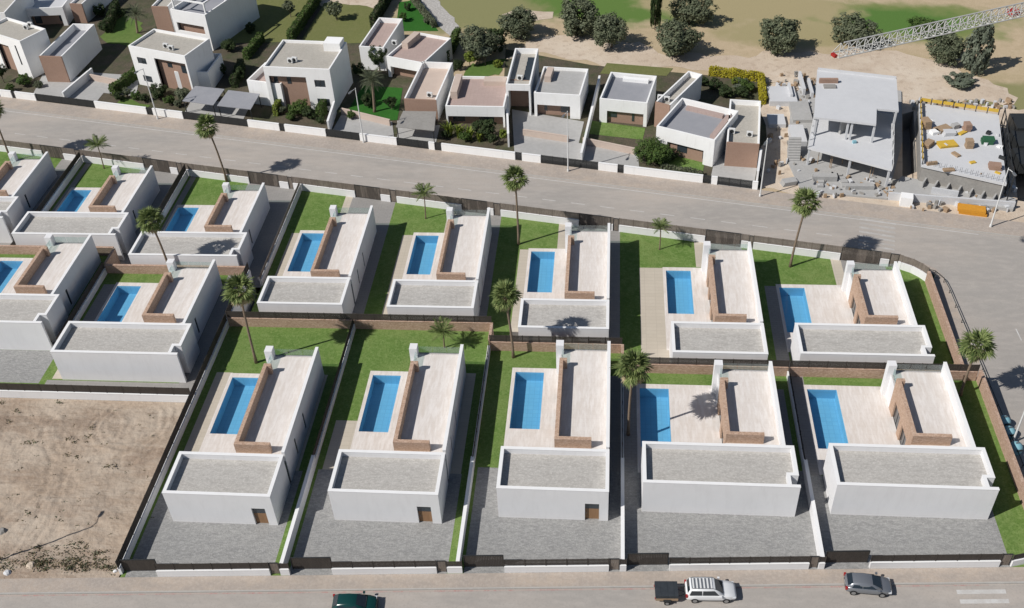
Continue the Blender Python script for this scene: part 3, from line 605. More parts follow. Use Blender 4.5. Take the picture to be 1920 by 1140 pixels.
# far side of the upper terrace: white wall with brown fence on the upper street, gates where the photo shows them
gates_u = [(79, 118), (270, 318), (467, 523), (666, 713), (866, 913), (1086, 1146), (1323, 1389), (1577, 1650)]
peds_u = [(143, 152), (333, 342), (541, 549), (732, 743), (926, 938), (1150, 1160), (1404, 1412), (1668, 1684)]
vl = ['of the last villa on the far street', 'of the villa with the feathery palm by the far fence', 'of the villa with the tall palm at the lawn corner', 'of the villa behind the one at the dirt lot', 'of the villa between two grey driveways', 'of the villa with the palm shadow on its roof', 'of the villa with the widest tiled patio', 'at the curved fence near the zebra crossing']
XL = -112.0; cur = XL
TF = lambda x: (x, top_y(x))
for i, (gp, pp) in enumerate(zip(gates_u, peds_u)):
    ga, gb = on_line(top_y, gp[0], ZU+1.0)[0], on_line(top_y, gp[1], ZU+1.0)[0]; pa, pb = on_line(top_y, pp[0], ZU+1.0)[0], on_line(top_y, pp[1], ZU+1.0)[0]
    wall_thing('street_wall', TF(cur), TF(ga-.06), ZU, 1.05, 'plaster', 'white wall with brown fence before the driveway gate '+vl[i], fence=1.1, fm='slat_brown', base=-3.7, group='white walls along the upper street')
    gate('vehicle_gate', TF(ga), TF(gb), ZU+.03, 2.1, 'slat_gate', 'brown slatted driveway gate '+vl[i], 'gate', 'driveway gates on the upper street')
    wall_thing('street_wall', TF(gb+.06), TF(pa-.05), ZU, 1.05, 'plaster', 'white wall stub beside the driveway gate '+vl[i], fence=1.1, fm='slat_brown', base=-3.7, group='white wall stubs along the upper street')
    gate('pedestrian_gate', TF(pa), TF(pb), ZU+.03, 2.0, 'slat_brown', 'narrow brown garden gate '+vl[i], 'gate', 'garden gates on the upper street')
    cur = pb+.05
root = empty('corner_wall', (cur, top_y(cur), ZU), 0, 'curved white wall with brown fence at the junction', 'wall')
cpts = [(cur, top_y(cur)), (38.2, 109.9), (39.4, 109.2), (40.3, 108.3), (40.9, 107.4)]
for a, b in zip(cpts[:-1], cpts[1:]): MB().line(a, b, .28, -3.7, ZU+1.05).build('plinth', MT['plaster'], root); fence_run(root, a, b, ZU+1.05, 1.1, 'slat_brown', 1.3)
# ------------------------------------------------------------------ streets
XR0, XR1 = -260.0, 150.0
def strip(name, fn, d0, d1, z, m, x0=XR0, x1=XR1, thick=None):
    poly = [(x0, fn(x0)+d0), (x1, fn(x1)+d0), (x1, fn(x1)+d1), (x0, fn(x0)+d1)]
    mb = MB().prism(poly, z-thick, z) if thick else MB().sheet(poly, z)
    return structure(mb.build(name, MT[m]))
SWL = 1.75
strip('sidewalk', front_y, -SWL, -.16, 0.0, 'sidewalk', x1=43.0, thick=.3)
kr = strip('kerb', front_y, -SWL-.16, -SWL-.004, .012, 'kerb', x1=43.0, thick=.3)
lr = strip('street', front_y, -14, -SWL-.1, -.13, 'asphalt', x1=43.6)
strip('sidewalk', top_y, .16, 1.75, ZU+.12, 'sidewalk', x1=40.2, thick=.4)
strip('kerb', top_y, 1.754, 1.9, ZU+.13, 'kerb', x1=40.2, thick=.4)
MB_ = MB().sheet([(XR0, top_y(XR0)+1.5), (40.5, top_y(40.5)+1.5), (150, top_y(150)-12), (150, far_y(150)-3.3), (XR0, far_y(XR0)-3.3)], ZU+.004)
ur = structure(MB_.build('far_street', MT['asphalt']))
strip('kerb', far_y, -3.75, -3.6, ZU+.13, 'kerb', x1=150, thick=.4)
strip('sidewalk', far_y, -3.596, -.1, ZU+.12, 'sidewalk', x1=150, thick=.4)
# right-hand street on a slope
def slope_sheet(name, xs, ys, dz, m):
    mb = MB(); n = len(xs)
    vs = [(x, y, street_z(y)+dz*min(1, max(0, (104-y)/6))) for y in ys for x in xs]
    fs = [(j*n+i, j*n+i+1, (j+1)*n+i+1, (j+1)*n+i) for j in range(len(ys)-1) for i in range(n-1)]
    return structure(mb.add(vs, fs).build(name, MT[m]))
ys_ = list(np.linspace(30, 118, 45))
rr = slope_sheet('side_street', [43.55, 60, 90, 150], ys_, -.13+.008, 'asphalt')
def slope_slab(name, x0, x1, y0, y1, dz, th, m, n=22, parent=None):
    mb = MB(); ys = np.linspace(y0, y1, n)
    vs = [(x, y, street_z(y)+dz-(th if k else 0)) for y in ys for x, k in ((x0, 0), (x1, 0), (x1, 1), (x0, 1))]
    fs = [(4*j+a, 4*j+(a+1)%4, 4*j+4+(a+1)%4, 4*j+4+a) for j in range(n-1) for a in range(4)]+[(0, 3, 2, 1), (4*n-4, 4*n-3, 4*n-2, 4*n-1)]
    o = mb.add(vs, fs).build(name, MT[m], parent); return structure(o) if parent is None else o
slope_slab('sidewalk', 41.05, 43.4, 87.4, 108.2, 0.0, .6, 'sidewalk')
slope_slab('sidewalk', 41.92, 43.4, 58.0, 87.39, 0.0, .6, 'sidewalk')
slope_slab('kerb', 43.404, 43.56, 58.0, 108.2, .01, .6, 'kerb')
structure(MB().prism([(40.2, top_y(40.2)+.16), (40.2, top_y(40.2)+1.75), (41.5, 111.0), (42.7, 109.9), (43.4, 108.2), (41.05, 108.2), (40.95, 107.6), (40.45, 108.5), (39.7, 109.35)], ZU-.6, ZU+.06).build('sidewalk', MT['sidewalk']))
sheet('street_corner', [(40.0, 112.2), (44.2, 112.2), (44.2, 105.5), (40.0, 105.5)], ZU-.012, 'asphalt')
# railing on the side street pavement
root = empty('railing', (43.2, 66, 0), 0, 'dark metal railing along the side street pavement', 'railing')
rp = [G(1743, 500, ZU+.6), G(1768, 517, ZU+.7), G(1785, 545, ZU+.9)]
pts = [(40.9, 109.3), (42.3, 108.8), (43.05, 107.2), (43.2, 105.0)]+[(43.2, y) for y in np.arange(102, 64, -3.0)]
for k in (.6,): MB().tube([(p[0], p[1], street_z(p[1])+k) for p in pts], .05, 6).build('rail', MT['dark_metal'], root)
pm = MB().box(-.03, .03, -.03, .03, 0, .62).mesh('post', MT['dark_metal'])
for p in pts: inst('post', pm, root, (p[0]-43.2, p[1]-66, street_z(p[1])-.0))
# painted markings
def mark(parent, px, z, m='paint_white', name='stripe', gz=None):
    mb = MB(); pts = [G(u, v, z) if gz is None else GS(u, v) for u, v in px]
    mb.add([(p[0], p[1], (z if gz is None else street_z(p[1])-.122)+.006) for p in pts], [(0, 1, 2, 3)]); o = mb.build(name, MT[m])
    o.parent = parent; return o
for k in range(4):
    x0 = 1789+k*6; y0 = 1088+k*18
    mark(lr, [(x0, y0+8), (x0+92, y0+7), (x0+90, y0-1), (x0-2, y0)], -.13)
for k in range(8):
    t = k/7.0; y0 = 408+t*56; x0 = 1612-t*3; s_ = .155
    mark(ur, [(x0, y0+3.6), (x0+68, y0+3.6+68*s_), (x0+67, y0+68*s_), (x0, y0)], ZU+.004, 'paint_worn')
for u0, u1, off in ((-10, 1560, 0), ):
    pass
def edge_line(parent, fn, d, x0, x1, z, w=.13, m='paint_white', dash=None):
    xs = np.arange(x0, x1, dash[0] if dash else 8.0)
    for x in xs:
        xe_ = x+(dash[1] if dash else 7.98)
        mb = MB().add([(x, fn(x)+d, z), (xe_, fn(xe_)+d, z), (xe_, fn(xe_)+d+w, z), (x, fn(x)+d+w, z)], [(0, 1, 2, 3)]); o = mb.build('line_marking', MT[m]); o.parent = parent
edge_line(ur, far_y, -4.3, -110, 46, ZU+.012)
edge_line(ur, top_y, 5.3, -110, 30, ZU+.012, .12, dash=(4.2, 2.0))
edge_line(lr, front_y, -SWL-.35, -60, 30, -.122, .14, 'paint_red')
for y in np.arange(60, 97, 4.5):
    mb = MB().add([(49.3, y, street_z(y)-.112), (49.44, y, street_z(y)-.112), (49.44, y+2.2, street_z(y+2.2)-.112), (49.3, y+2.2, street_z(y+2.2)-.112)], [(0, 1, 2, 3)]); o = mb.build('line_marking', MT['paint_white']); o.parent = rr

# bare dirt lot: gently uneven ground
from mathutils import noise as mnoise
def dirt_height(x, y):
    n = lambda s, o: mnoise.noise(Vector((x*s+o, y*s*1.3, o)))
    h = .22*n(.16, 1)+.14*n(.5, 5)+.09*n(1.3, 9)+.05*n(2.9, 3)
    for cx, cy, rad in ((-66, 92, 24.0), (-66, 92, 25.7), (-40, 50, 23.5), (-40, 50, 25.2), (-75, 64, 17.0), (-75, 64, 18.6), (-58, 75.5, 4.2), (-52.5, 77, 3.0), (-52.5, 77, 3.9), (-52.5, 77, 4.8)):
        d = abs(math.hypot(x-cx, y-cy)-rad+.5*n(.3, 2)); h -= .07*max(0, 1-d/.3)-.05*max(0, 1-abs(d-.45)/.2)
    return h
mb = MB(); xs = np.linspace(-112, -46.5, 260); ysd = np.linspace(0, 1, 100); vs = []
for v in ysd:
    for x in xs:
        y0 = front_y(x)-.15; y = y0+(80.55-y0)*v; e = min(1, (x+112)/3, (-46.5-x)/1.5, v*12, (1-v)*12); vs.append((x, y, -.03+max(0, e)*(.10+dirt_height(x, y))))
n = len(xs); fs = [(j*n+i, j*n+i+1, (j+1)*n+i+1, (j+1)*n+i) for j in range(len(ysd)-1) for i in range(n-1)]
mb.add(vs, fs); mb.smooth = True; structure(mb.build('dirt_lot', MT['dirt']))

# ------------------------------------------------------------------ gardens and golf course across the far street
def wobble(poly, amp=.9, step=1.6):
    out = []; n = len(poly); ph = [random.uniform(0, 6) for _ in range(4)]
    for i in range(n):
        a, b = np.array(poly[i], float), np.array(poly[(i+1)%n], float); L_ = np.linalg.norm(b-a); k = max(1, int(L_/step)); nn = np.array([-(b-a)[1], (b-a)[0]])/max(L_, 1e-6)
        for j in range(k):
            p = a+(b-a)*j/k; s_ = math.sin(p[0]*.9+ph[0])*.5+math.sin(p[1]*1.7+ph[1])*.35+math.sin((p[0]+p[1])*.37+ph[2])*.8+random.uniform(-.35, .35)
            out.append(tuple(p+nn*s_*amp*min(1, L_/6)))
    return out
DZC = [0.0]
def px_sheet(name, px, dz, m):
    DZC[0] += .003; dz = DZC[0]
    if m in ('sand', 'fairway', 'golf') or name == 'cart_path':
        return sheet(name, wobble([tuple(G(u, v, ZU+dz)[:2]) for u, v in px], .5 if name == 'cart_path' else 1.0), ZU+dz, m)
    return sheet(name, [tuple(G(u, v, ZU+dz)[:2]) for u, v in px], ZU+dz, m)
px_sheet('garden_ground', [(-40, 178), (-60, -10), (560, -10), (700, 60), (760, 125), (870, 165), (945, 150), (948, 92), (1110, 122), (1432, 150), (1450, 200), (1425, 352), (1000, 293), (600, 243)], .0, 'soil')
DZC[0] += .003; holed_sheet('building_site', wobble([tuple(G(u, v, ZU)[:2]) for u, v in [(1436, 160), (1520, 128), (1690, 140), (1700, 190), (1930, 205), (1960, 440), (1560, 385), (1422, 352)]], .6), ZU+DZC[0], 'sand', PITS)
for q in PITS:
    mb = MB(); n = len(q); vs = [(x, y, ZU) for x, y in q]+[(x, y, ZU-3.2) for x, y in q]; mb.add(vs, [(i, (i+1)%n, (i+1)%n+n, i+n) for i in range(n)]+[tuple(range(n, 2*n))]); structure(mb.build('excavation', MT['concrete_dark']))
px_sheet('waste_sand', [(955, 112), (985, 76), (1060, 68), (1130, 74), (1200, 78), (1235, 98), (1330, 108), (1430, 96), (1500, 100), (1600, 90), (1700, 102), (1790, 128), (1850, 150), (1900, 195), (1700, 185), (1540, 160), (1440, 150), (1300, 130), (1110, 120), (1000, 100)], .008, 'sand')
px_sheet('cart_path', [(788, -10), (822, -10), (832, 22), (862, 55), (868, 66), (846, 70), (820, 42), (800, 20)], .01, 'grey_stone')
px_sheet('sand_bunker', [(940, 28), (1000, 18), (1040, 22), (1036, 34), (990, 38)], .01, 'sand')
px_sheet('garden_lawn', [(408, 82), (545, 78), (592, -10), (440, -10)], .008, 'garden_lawn')
px_sheet('garden_lawn', [(560, 84), (690, 80), (730, -10), (618, -10)], .008, 'garden_lawn')
px_sheet('garden_sand', [(580, 4), (700, 16), (712, -10), (590, -10)], .014, 'sand')
px_sheet('garden_lawn', [(742, 58), (822, 58), (778, 0), (748, 4)], .008, 'green_turf')
px_sheet('garden_lawn', [(866, 150), (950, 140), (950, 112), (875, 118)], .008, 'fairway')
px_sheet('garden_lawn', [(1095, 250), (1205, 262), (1210, 240), (1108, 226)], .008, 'lawn')
px_sheet('garden_lawn', [(1225, 305), (1318, 322), (1322, 296), (1240, 280)], .008, 'lawn')
px_sheet('garden_lawn', [(1125, 138), (1250, 142), (1262, 128), (1138, 118)], .008, 'garden_lawn')
px_sheet('garden_lawn', [(195, 75), (265, 90), (275, 40), (225, 20)], .008, 'fairway')
px_sheet('garden_lawn', [(215, 200), (275, 208), (290, 190), (232, 182)], .008, 'fairway')
px_sheet('garden_lawn', [(640, 230), (745, 225), (755, 165), (680, 160)], .008, 'green_turf')
DZ_ = .010
for q in ([(60, 180), (180, 192), (215, 148), (80, 140)], [(130, 168), (255, 180), (262, 142), (175, 136)], [(345, 213), (455, 226), (470, 196), (360, 186)], [(620, 250), (740, 266), (735, 228), (640, 215)], [(965, 296), (1075, 310), (1095, 228), (960, 205)], [(1075, 310), (1200, 325), (1195, 285), (1085, 268)], [(1330, 345), (1412, 355), (1425, 285), (1345, 275)], [(745, 268), (815, 277), (825, 235), (745, 226)]):
    DZ_ += .004; px_sheet('driveway', q, DZ_, 'concrete')

# ------------------------------------------------------------------ existing houses across the far street
def rect_px(FL, FR, BR, zt, BL=None):
    c = G(*FR, zt)[:2]; d = G(*BR, zt)[:2]
    a0 = G(*FL, zt)[:2] if FL else c+(G(*BL, zt)[:2]-d)
    a = c-a0; w = np.linalg.norm(a); a = a/w; b = np.array([-a[1], a[0]]); dep = float((d-c)@b)
    return (a0, a, b, w, dep)
def block(root, R, T, ops=(), drop=.45, roof='roof_gravel_old', wall='plaster_old', front=None, t=.25, z0=None):
    z0 = ZU if z0 is None else z0; w, d = R[3], R[4]; H = z0+T
    m = MB(); m.obox(R, 0, t, t, d, z0, H).obox(R, w-t, w, t, d, z0, H).obox(R, t, w-t, d-t, d, z0, H)
    m.build('wall', MT[wall], root)
    f = MB(); cur = 0.0
    for o in sorted(ops):
        a, b = o[0]*w, o[1]*w; f.obox(R, cur, a, 0, t, z0, H)
        if o[2] > .02: f.obox(R, a, b, 0, t, z0, z0+o[2])
        f.obox(R, a, b, 0, t, z0+o[3], H); cur = b
    f.obox(R, cur, w, 0, t, z0, H)
    f.build('front_wall', MT[front or wall], root)
    MB().obox(R, t, w-t, t, d-t, H-drop-.25, H-drop).build('roof', MT[roof], root)
    for o in ops:
        a, b = o[0]*w, o[1]*w; dep = o[5] if len(o) > 5 else .15
        if o[4] == 'win':
            g = MB().obox(R, a, b, dep-.04, dep, z0+o[2], z0+o[3]).build('window', MT['window_glass'], root)
            fr = MB(); k = .07
            fr.obox(R, a, a+k, dep-.08, dep-.041, z0+o[2], z0+o[3]).obox(R, b-k, b, dep-.08, dep-.041, z0+o[2], z0+o[3]).obox(R, (a+b)/2-k/2, (a+b)/2+k/2, dep-.08, dep-.041, z0+o[2], z0+o[3])
            fr.build('frame', MT['dark_metal'], g)
        else:
            rb = MB(); rb.obox(R, a-.1, b+.1, dep, dep+.2, z0, z0+o[3]+.3); rb.build('brick_wall', MT[o[4]], root)
            MB().obox(R, a, b, t, dep, z0+o[3], z0+o[3]+.15).build('soffit', MT[wall], root)
            for (wa, wb, za, zb) in (o[6] if len(o) > 6 else ()):
                g = MB().obox(R, wa*w, wb*w, dep-.05, dep-.002, z0+za, z0+zb).build('window', MT['window_glass'], root)
                MB().obox(R, wa*w-.06, wb*w+.06, dep-.09, dep-.051, z0+zb, z0+zb+.07).build('frame', MT['dark_metal'], g)
def house(R, label):
    return empty('house', (float(R[0][0]), float(R[0][1]), ZU), 0, label, 'house', 'older white houses across the far street')
def aircon(px, zt, label, n=1):
    g = G(*px, zt); root = empty('air_conditioner', (g[0], g[1], zt), -.2, label, 'air conditioner', 'rooftop air conditioners')
    box_at('casing', MT['white_metal'], root, -.45, .45, -.2, .2, .08, .85)
    MB().tube([(0, -.2, .47), (0, -.235, .47)], .3, 14).build('fan_grille', MT['dark_metal'], root, world=False)
    box_at('bracket', MT['dark_metal'], root, -.4, .4, -.15, .15, 0, .08)
def Z(t): return ZU+t
# far left two-storey house
R = rect_px(None, (36.8, 77.6), (81.6, 52.6), Z(7.2), BL=(9.2, 31)); r = house(R, 'white two-storey house with grey gravel roof at the lamp-free end of the far street')
r['label'] = 'white two-storey house with a tall slit window, next to a brick-fronted terrace wing'
block(r, R, 7.2, [(.0+.3, .62, 0, 5.4, 'brick_old', .7), (.80, .84, 2.2, 6.0, 'win')])
R2_ = rect_px((72.4, 105.3), (114.5, 106.6), (186.8, 45.3), Z(5.0)); r2 = house(R2_, 'low white house with brick front and a shaded roof terrace behind tall side walls')
block(r2, R2_, 5.0, drop=1.2, roof='terrace_grey', front='brick_old')
# second house
R = rect_px((240, 85.5), (346, 105.3), (386.8, 71), Z(7.4)); r = house(R, 'two-storey house with brick entrance recess behind two dark carports')
block(r, R, 7.4, [(.10, .26, 4.3, 5.5, 'win'), (.42, .97, 0, 5.9, 'brick_old', .8, ((.58, .66, 4.2, 5.0), (.82, .9, 3.6, 4.9)))])
MB().obox(R, .12*R[3], .27*R[3], -.05, -.002, Z(1.0), Z(2.1)).build('window', MT['window_glass'], r)
Rb = rect_px((326.3, 134.2), (389.5, 135.5), (425, 100.5), Z(3.6)); block(r, Rb, 3.6, drop=1.0, roof='terrace_grey')
# houses behind them at the picture's top
R = rect_px((38.6, 16.7), (116.7, 13.2), (133, -28), Z(3.8)); r = house(R, 'single-storey house with pale terrace roof behind the slit-window house')
block(r, R, 3.8, [(.16, .9, 0, 2.2, 'brick_old', .9, ((.2, .36, .3, 2.1), (.8, .86, .6, 2.0)))], drop=.9, roof='concrete_light')
Rb = rect_px((129.8, 7), (152.6, 7.9), (185, -40), Z(3.9)); block(r, Rb, 3.9, front='brick_old')
Rb = rect_px((-50, 26), (8, 24), (38, -26), Z(6.6)); block(r, Rb, 6.6)
R = rect_px((318.3, 17.1), (384, 28.3), (438, -38), Z(7.0)); r = house(R, 'tall white house with roof pergola behind the house with two carports')
block(r, R, 7.0, [(.1, .88, 3.0, 4.6, 'brick_old', .8)], drop=.9, roof='terrace_grey')
Rb = rect_px((283, 12), (313.7, 13), (350, -35), Z(6.4)); block(r, Rb, 6.4, front='brick_old')
pg = MB(); 
for u in (.05, .95):
    for v in (.05, .45): pg.obox(R, u*R[3]-.12, u*R[3]+.12, v*R[4]-.12, v*R[4]+.12, Z(6.1), Z(8.7))
for v in (.05, .45): pg.obox(R, .03*R[3], .97*R[3], v*R[4]-.13, v*R[4]+.13, Z(8.7), Z(8.95))
for u in (.05, .95): pg.obox(R, u*R[3]-.13, u*R[3]+.13, .06*R[4]+.1, .44*R[4]-.1, Z(8.702), Z(8.94))
pg.build('pergola', MT['plaster_old'], r)
# third house
R = rect_px((492.6, 125), (617.6, 130.3), (658.4, 79), Z(7.6)); r = house(R, 'two-storey house with stacked windows beside the tall feathery palm')
block(r, R, 7.6, [(.06, .62, 0, 6.0, 'brick_old', .8, ((.1, .16, 4.3, 5.6), (.3, .36, 4.3, 5.6))), (.74, .9, 4.3, 5.6, 'win')])
MB().obox(R, .74*R[3], .92*R[3], -.05, -.002, Z(.9), Z(2.2)).build('window', MT['window_glass'], r)
Rb = rect_px((462.4, 150), (525.5, 157.9), (545, 122), Z(4.4)); block(r, Rb, 4.4, drop=1.0, roof='terrace_red')
MB().obox(R, R[3]*.72, R[3]-.3, R[4]*.72, R[4]-.3, Z(7.15), Z(8.6)).build('stair_box', MT['plaster_old'], r)
# fourth: behind the feathery palm
R = rect_px((672.9, 86.8), (719, 89.5), (740.8, 34.2), Z(4.4)); r = house(R, 'low white house with pink terrace floors behind the tall feathery palm')
block(r, R, 4.4, drop=.9, roof='terrace_red')
Rb = rect_px((724.2, 105.3), (794, 118.4), (829.5, 68.4), Z(3.9)); block(r, Rb, 3.9, [(.08, .92, 0, 2.1, 'brick_old', 1.2)], drop=.5, roof='terrace_red')
MB().obox(Rb, .5, 1.7, Rb[4]*.45, Rb[4]*.9, Z(3.4), Z(4.5)).build('bench_wall', MT['beige_wall'], r)
# fifth
R = rect_px((757, 185.5), (817.6, 188.2), (842.6, 117), Z(3.9)); r = house(R, 'brick-fronted white house behind the olive canopy')
block(r, R, 3.9, drop=1.1, roof='beige_wall', front='brick_old')
Rb = rect_px((834.7, 198.7), (945.3, 200.5), (938, 143.4), Z(3.7)); block(r, Rb, 3.7, [(.03, .97, 0, 1.9, 'brick_old', 1.0, ((.1, .3, .4, 1.8), (.55, .8, .4, 1.8)))], drop=.4, roof='terrace_red')
MB().obox(Rb, .4, 1.5, Rb[4]*.3, Rb[4]*.9, Z(3.3), Z(4.6)).build('roof_box', MT['beige_wall'], r)
MB().obox(Rb, Rb[3]*.55, Rb[3]-.6, Rb[4]*.75, Rb[4]*.92, Z(3.3), Z(4.1)).build('roof_box', MT['beige_wall'], r)
# sixth
R = rect_px((948, 158), (994, 159), (1002.4, 90.8), Z(5.6)); r = house(R, 'white house with roof solar panels and a deep shaded garage court')
block(r, R, 5.6, [(.1, .93, 0, 4.5, 'brick_old', 3.0)], drop=.9)
Rb = rect_px((1001, 173.7), (1087.9, 179), (1103.7, 129), Z(4.3)); block(r, Rb, 4.3, [(.06, .78, 0, 2.2, 'brick_old', .9, ((.2, .26, .7, 2.0), (.56, .74, .6, 2.0)))], drop=.45, roof='concrete')
MB().obox(Rb, Rb[3]*.12, Rb[3]*.26, Rb[4]*.5, Rb[4]*.86, Z(3.85), Z(4.9)).build('roof_box', MT['beige_wall'], r)
for k in range(5):
    sp = MB(); u0 = R[3]*.62; v0 = R[4]*(.24+.12*k); o_, a_, b_ = R[:3]
    q = [o_+a_*u+b_*v for u, v in ((u0, v0), (R[3]*.93, v0), (R[3]*.93, v0+1.0), (u0, v0+1.0))]
    sp.add([(q[0][0], q[0][1], Z(4.8)), (q[1][0], q[1][1], Z(4.8)), (q[2][0], q[2][1], Z(5.25)), (q[3][0], q[3][1], Z(5.25)), (q[0][0], q[0][1], Z(4.74)), (q[1][0], q[1][1], Z(4.74)), (q[2][0], q[2][1], Z(5.19)), (q[3][0], q[3][1], Z(5.19))], [(0,1,2,3),(7,6,5,4),(0,4,5,1),(1,5,6,2),(2,6,7,3),(3,7,4,0)])
    pn = sp.build('solar_panel', MT['window_glass'], r)
    lg = MB(); lg.obox(R, u0+.1, u0+.16, v0+.9, v0+.96, Z(4.7), Z(5.16)).obox(R, R[3]*.93-.16, R[3]*.93-.1, v0+.9, v0+.96, Z(4.7), Z(5.16)); lg.build('stand', MT['grey_metal'], pn)
# seventh
R = rect_px((1124.2, 184.7), (1213.8, 193.3), (1224.9, 141.7), Z(4.25)); r = house(R, 'white house with grey roof and brick front above a small green lawn')
block(r, R, 4.25, [(.16, .93, 0, 2.2, 'brick_old', .5, ((.18, .36, .9, 2.0), (.68, .73, .5, 2.0)))], drop=.8, roof='terrace_grey')
Rb = rect_px((1228.6, 190.9), (1255.6, 198.2), (1312, 138), Z(4.4)); block(r, Rb, 4.4, drop=.9, front='brick_old')
MB().obox(R, R[3]*.3, R[3]*.85, R[4]*.84, R[4]*.93, Z(3.46), Z(4.0)).build('roof_box', MT['plaster_old'], r)
# eighth
R = rect_px((1231, 236.3), (1340.3, 263.3), (1364.8, 203), Z(4.6)); r = house(R, 'white house with grey terrace and brick front beside the concrete frame')
block(r, R, 4.6, [(.2, .83, 0, 2.4, 'brick_old', .5, ((.36, .53, .9, 2.1), (.8, .825, .7, 2.1)))], drop=1.0, roof='terrace_grey')
MB().obox(R, R[3]*.15, R[3]*.8, R[4]*.82, R[4]*.9, Z(3.6), Z(4.1)).build('roof_bench', MT['terrace_red'], r)
MB().obox(R, R[3]*.84, R[3]*.93, R[4]*.2, R[4]*.9, Z(3.6), Z(4.1)).build('roof_bench', MT['terrace_red'], r)
Rb = rect_px((1362.4, 267), (1424, 271), (1434.8, 189.6), Z(4.1)); block(r, Rb, 4.1, drop=.8, front='brick_old')
for px, zt, lab in (((58, 50), Z(6.75), 'second air conditioner on the roof of the slit-window house'), ((322, 94), Z(6.95), 'second air conditioner on the roof behind the two carports'), ((553, 116), Z(7.15), 'second air conditioner on the roof of the house with stacked windows'), ((740, 84), Z(3.5), 'air conditioner on the low house with pink terraces'), ((1250, 190), Z(3.5), 'second air conditioner on the brick wing above the small lawn'), ((1405, 256), Z(3.3), 'second air conditioner on the roof wing beside the concrete frame'), ((975, 150), Z(4.7), 'air conditioner on the tall garage block by the solar panels'), ((50, 55), Z(6.75), 'air conditioner on the roof of the slit-window house'), ((312, 90), Z(6.95), 'air conditioner on the roof behind the two carports'), ((545, 118), Z(7.15), 'air conditioner on the roof of the house with stacked windows'), ((806, 182), Z(2.8), 'air conditioner on the brick-fronted house at the olive canopy'), ((1238, 187), Z(3.5), 'air conditioner on the brick wing above the small green lawn'), ((1372, 250), Z(3.3), 'air conditioner on the roof wing beside the concrete frame')):
    aircon(px, zt, lab)
# garden walls on the street
ivs = [((0, 22), 'plaster_old'), ((29, 67), 'plaster_old'), ((178, 275), 'plaster_old'), ((287, 343), 'plaster_old'), ((465, 524), 'plaster_old'), ((534, 611), 'plaster_old'), ((675, 744), 'plaster_old'), ((804, 815), 'plaster_old'), ((828, 966), 'plaster_old'), ((979, 1014), 'plaster_old'), ((1122, 1158), 'plaster_old'), ((1170, 1318), 'plaster_old'), ((1334, 1345), 'plaster_old'), ((1411, 1421), 'plaster_old')]
wl = ['before the dark bush of the slit-window house', 'in front of the slit-window house', 'by the hedged garden before the carports', 'between the lamp post and the carports', 'between the dark carports and a narrow gate', 'below the stacked windows', 'at the lamp post by the feathery palm', 'beside the olive canopy', 'in front of the broad-leaved garden plants', 'before the shaded garage court', 'before the small green lawn', 'below the leafy tree and brick front', 'beside the last driveway gate', 'at the driveway by the concrete frame']
FY = lambda x: (x, far_y(x))
prev = None
for (iv, m), lab in zip(ivs, wl):
    a, b = on_line(far_y, iv[0], ZU+.8), on_line(far_y, iv[1], ZU+.8)
    wall_thing('garden_wall', a, b, ZU, 1.35, m, 'white street wall '+lab, base=ZU-.2, group='white street walls of the older houses', cat='wall')
    if prev is not None:
        root = empty('metal_gate', (prev[0], prev[1], ZU), 0, 'dark metal street gate before the white wall '+lab, 'gate', 'dark street gates of the older houses')
        fence_run(root, prev+np.array([.1, 0]), a-np.array([.1, 0]), ZU+.12, 1.35, 'dark_metal', 1.6)
    prev = b
for a, b, lab in (((171, 150), (234, 163), 'low beige wall beside the hedge of the brick recess house'), ((641, 214), (732, 236), 'low beige wall in front of the tall feathery palm'), ((981, 254), (1066, 267), 'low beige wall before the shaded garage court'), ((1093, 270), (1190, 290), 'low beige wall below the small green lawn')):
    wall_thing('low_wall', G(*a, ZU), G(*b, ZU), ZU, 1.1, 'beige_wall', lab, group='low beige garden walls', base=ZU-.2)
for a, b, h, lab in (((954, 276), (952, 228), 2.4, 'white side wall between the garage court and the broad-leaved plants'), ((1090, 306), (1124, 160), 1.8, 'white side wall between the garage court and the small green lawn'), ((1417, 354), (1423, 312), 3.0, 'white side wall between the last old house and the concrete frame'), ((122, 188), (176, 142), 1.5, 'white side wall of the brick-fronted terrace house'), ((618, 250), (630, 212), 2.2, 'white side wall below the house with stacked windows')):
    wall_thing('garden_side_wall', G(*a, ZU), G(*b, ZU), ZU, h, 'plaster_old', lab, group='white side walls of the older houses', base=ZU-.2)
# carports
for px, m, lab in (([(342, 189), (400, 197), (421, 167), (366, 161)], 'dark_metal', 'dark flat carport canopy beside the hedged garden'), ([(407, 198), (470, 205), (487, 176), (428, 169)], 'dark_metal', 'dark flat carport canopy beside the terrace wing with red floor'), ([(742, 238), (814, 245), (818, 209), (756, 208)], 'timber', 'olive brown canopy in front of the brick-fronted house')):
    q = [G(u, v, Z(2.5)) for u, v in px]; root = empty('carport', (q[0][0], q[0][1], ZU), 0, lab, 'carport', 'flat carport canopies')
    MB().prism([tuple(p[:2]) for p in q], Z(2.42), Z(2.52)).build('canopy', MT['terrace_grey' if m == 'dark_metal' else 'concrete_dark'], root)
    for p in q:
        c = sum(q)/4; s = p+(c-p)*.06; MB().box(s[0]-.06, s[0]+.06, s[1]-.06, s[1]+.06, ZU, Z(2.42)).build('post', MT['dark_metal'], root)
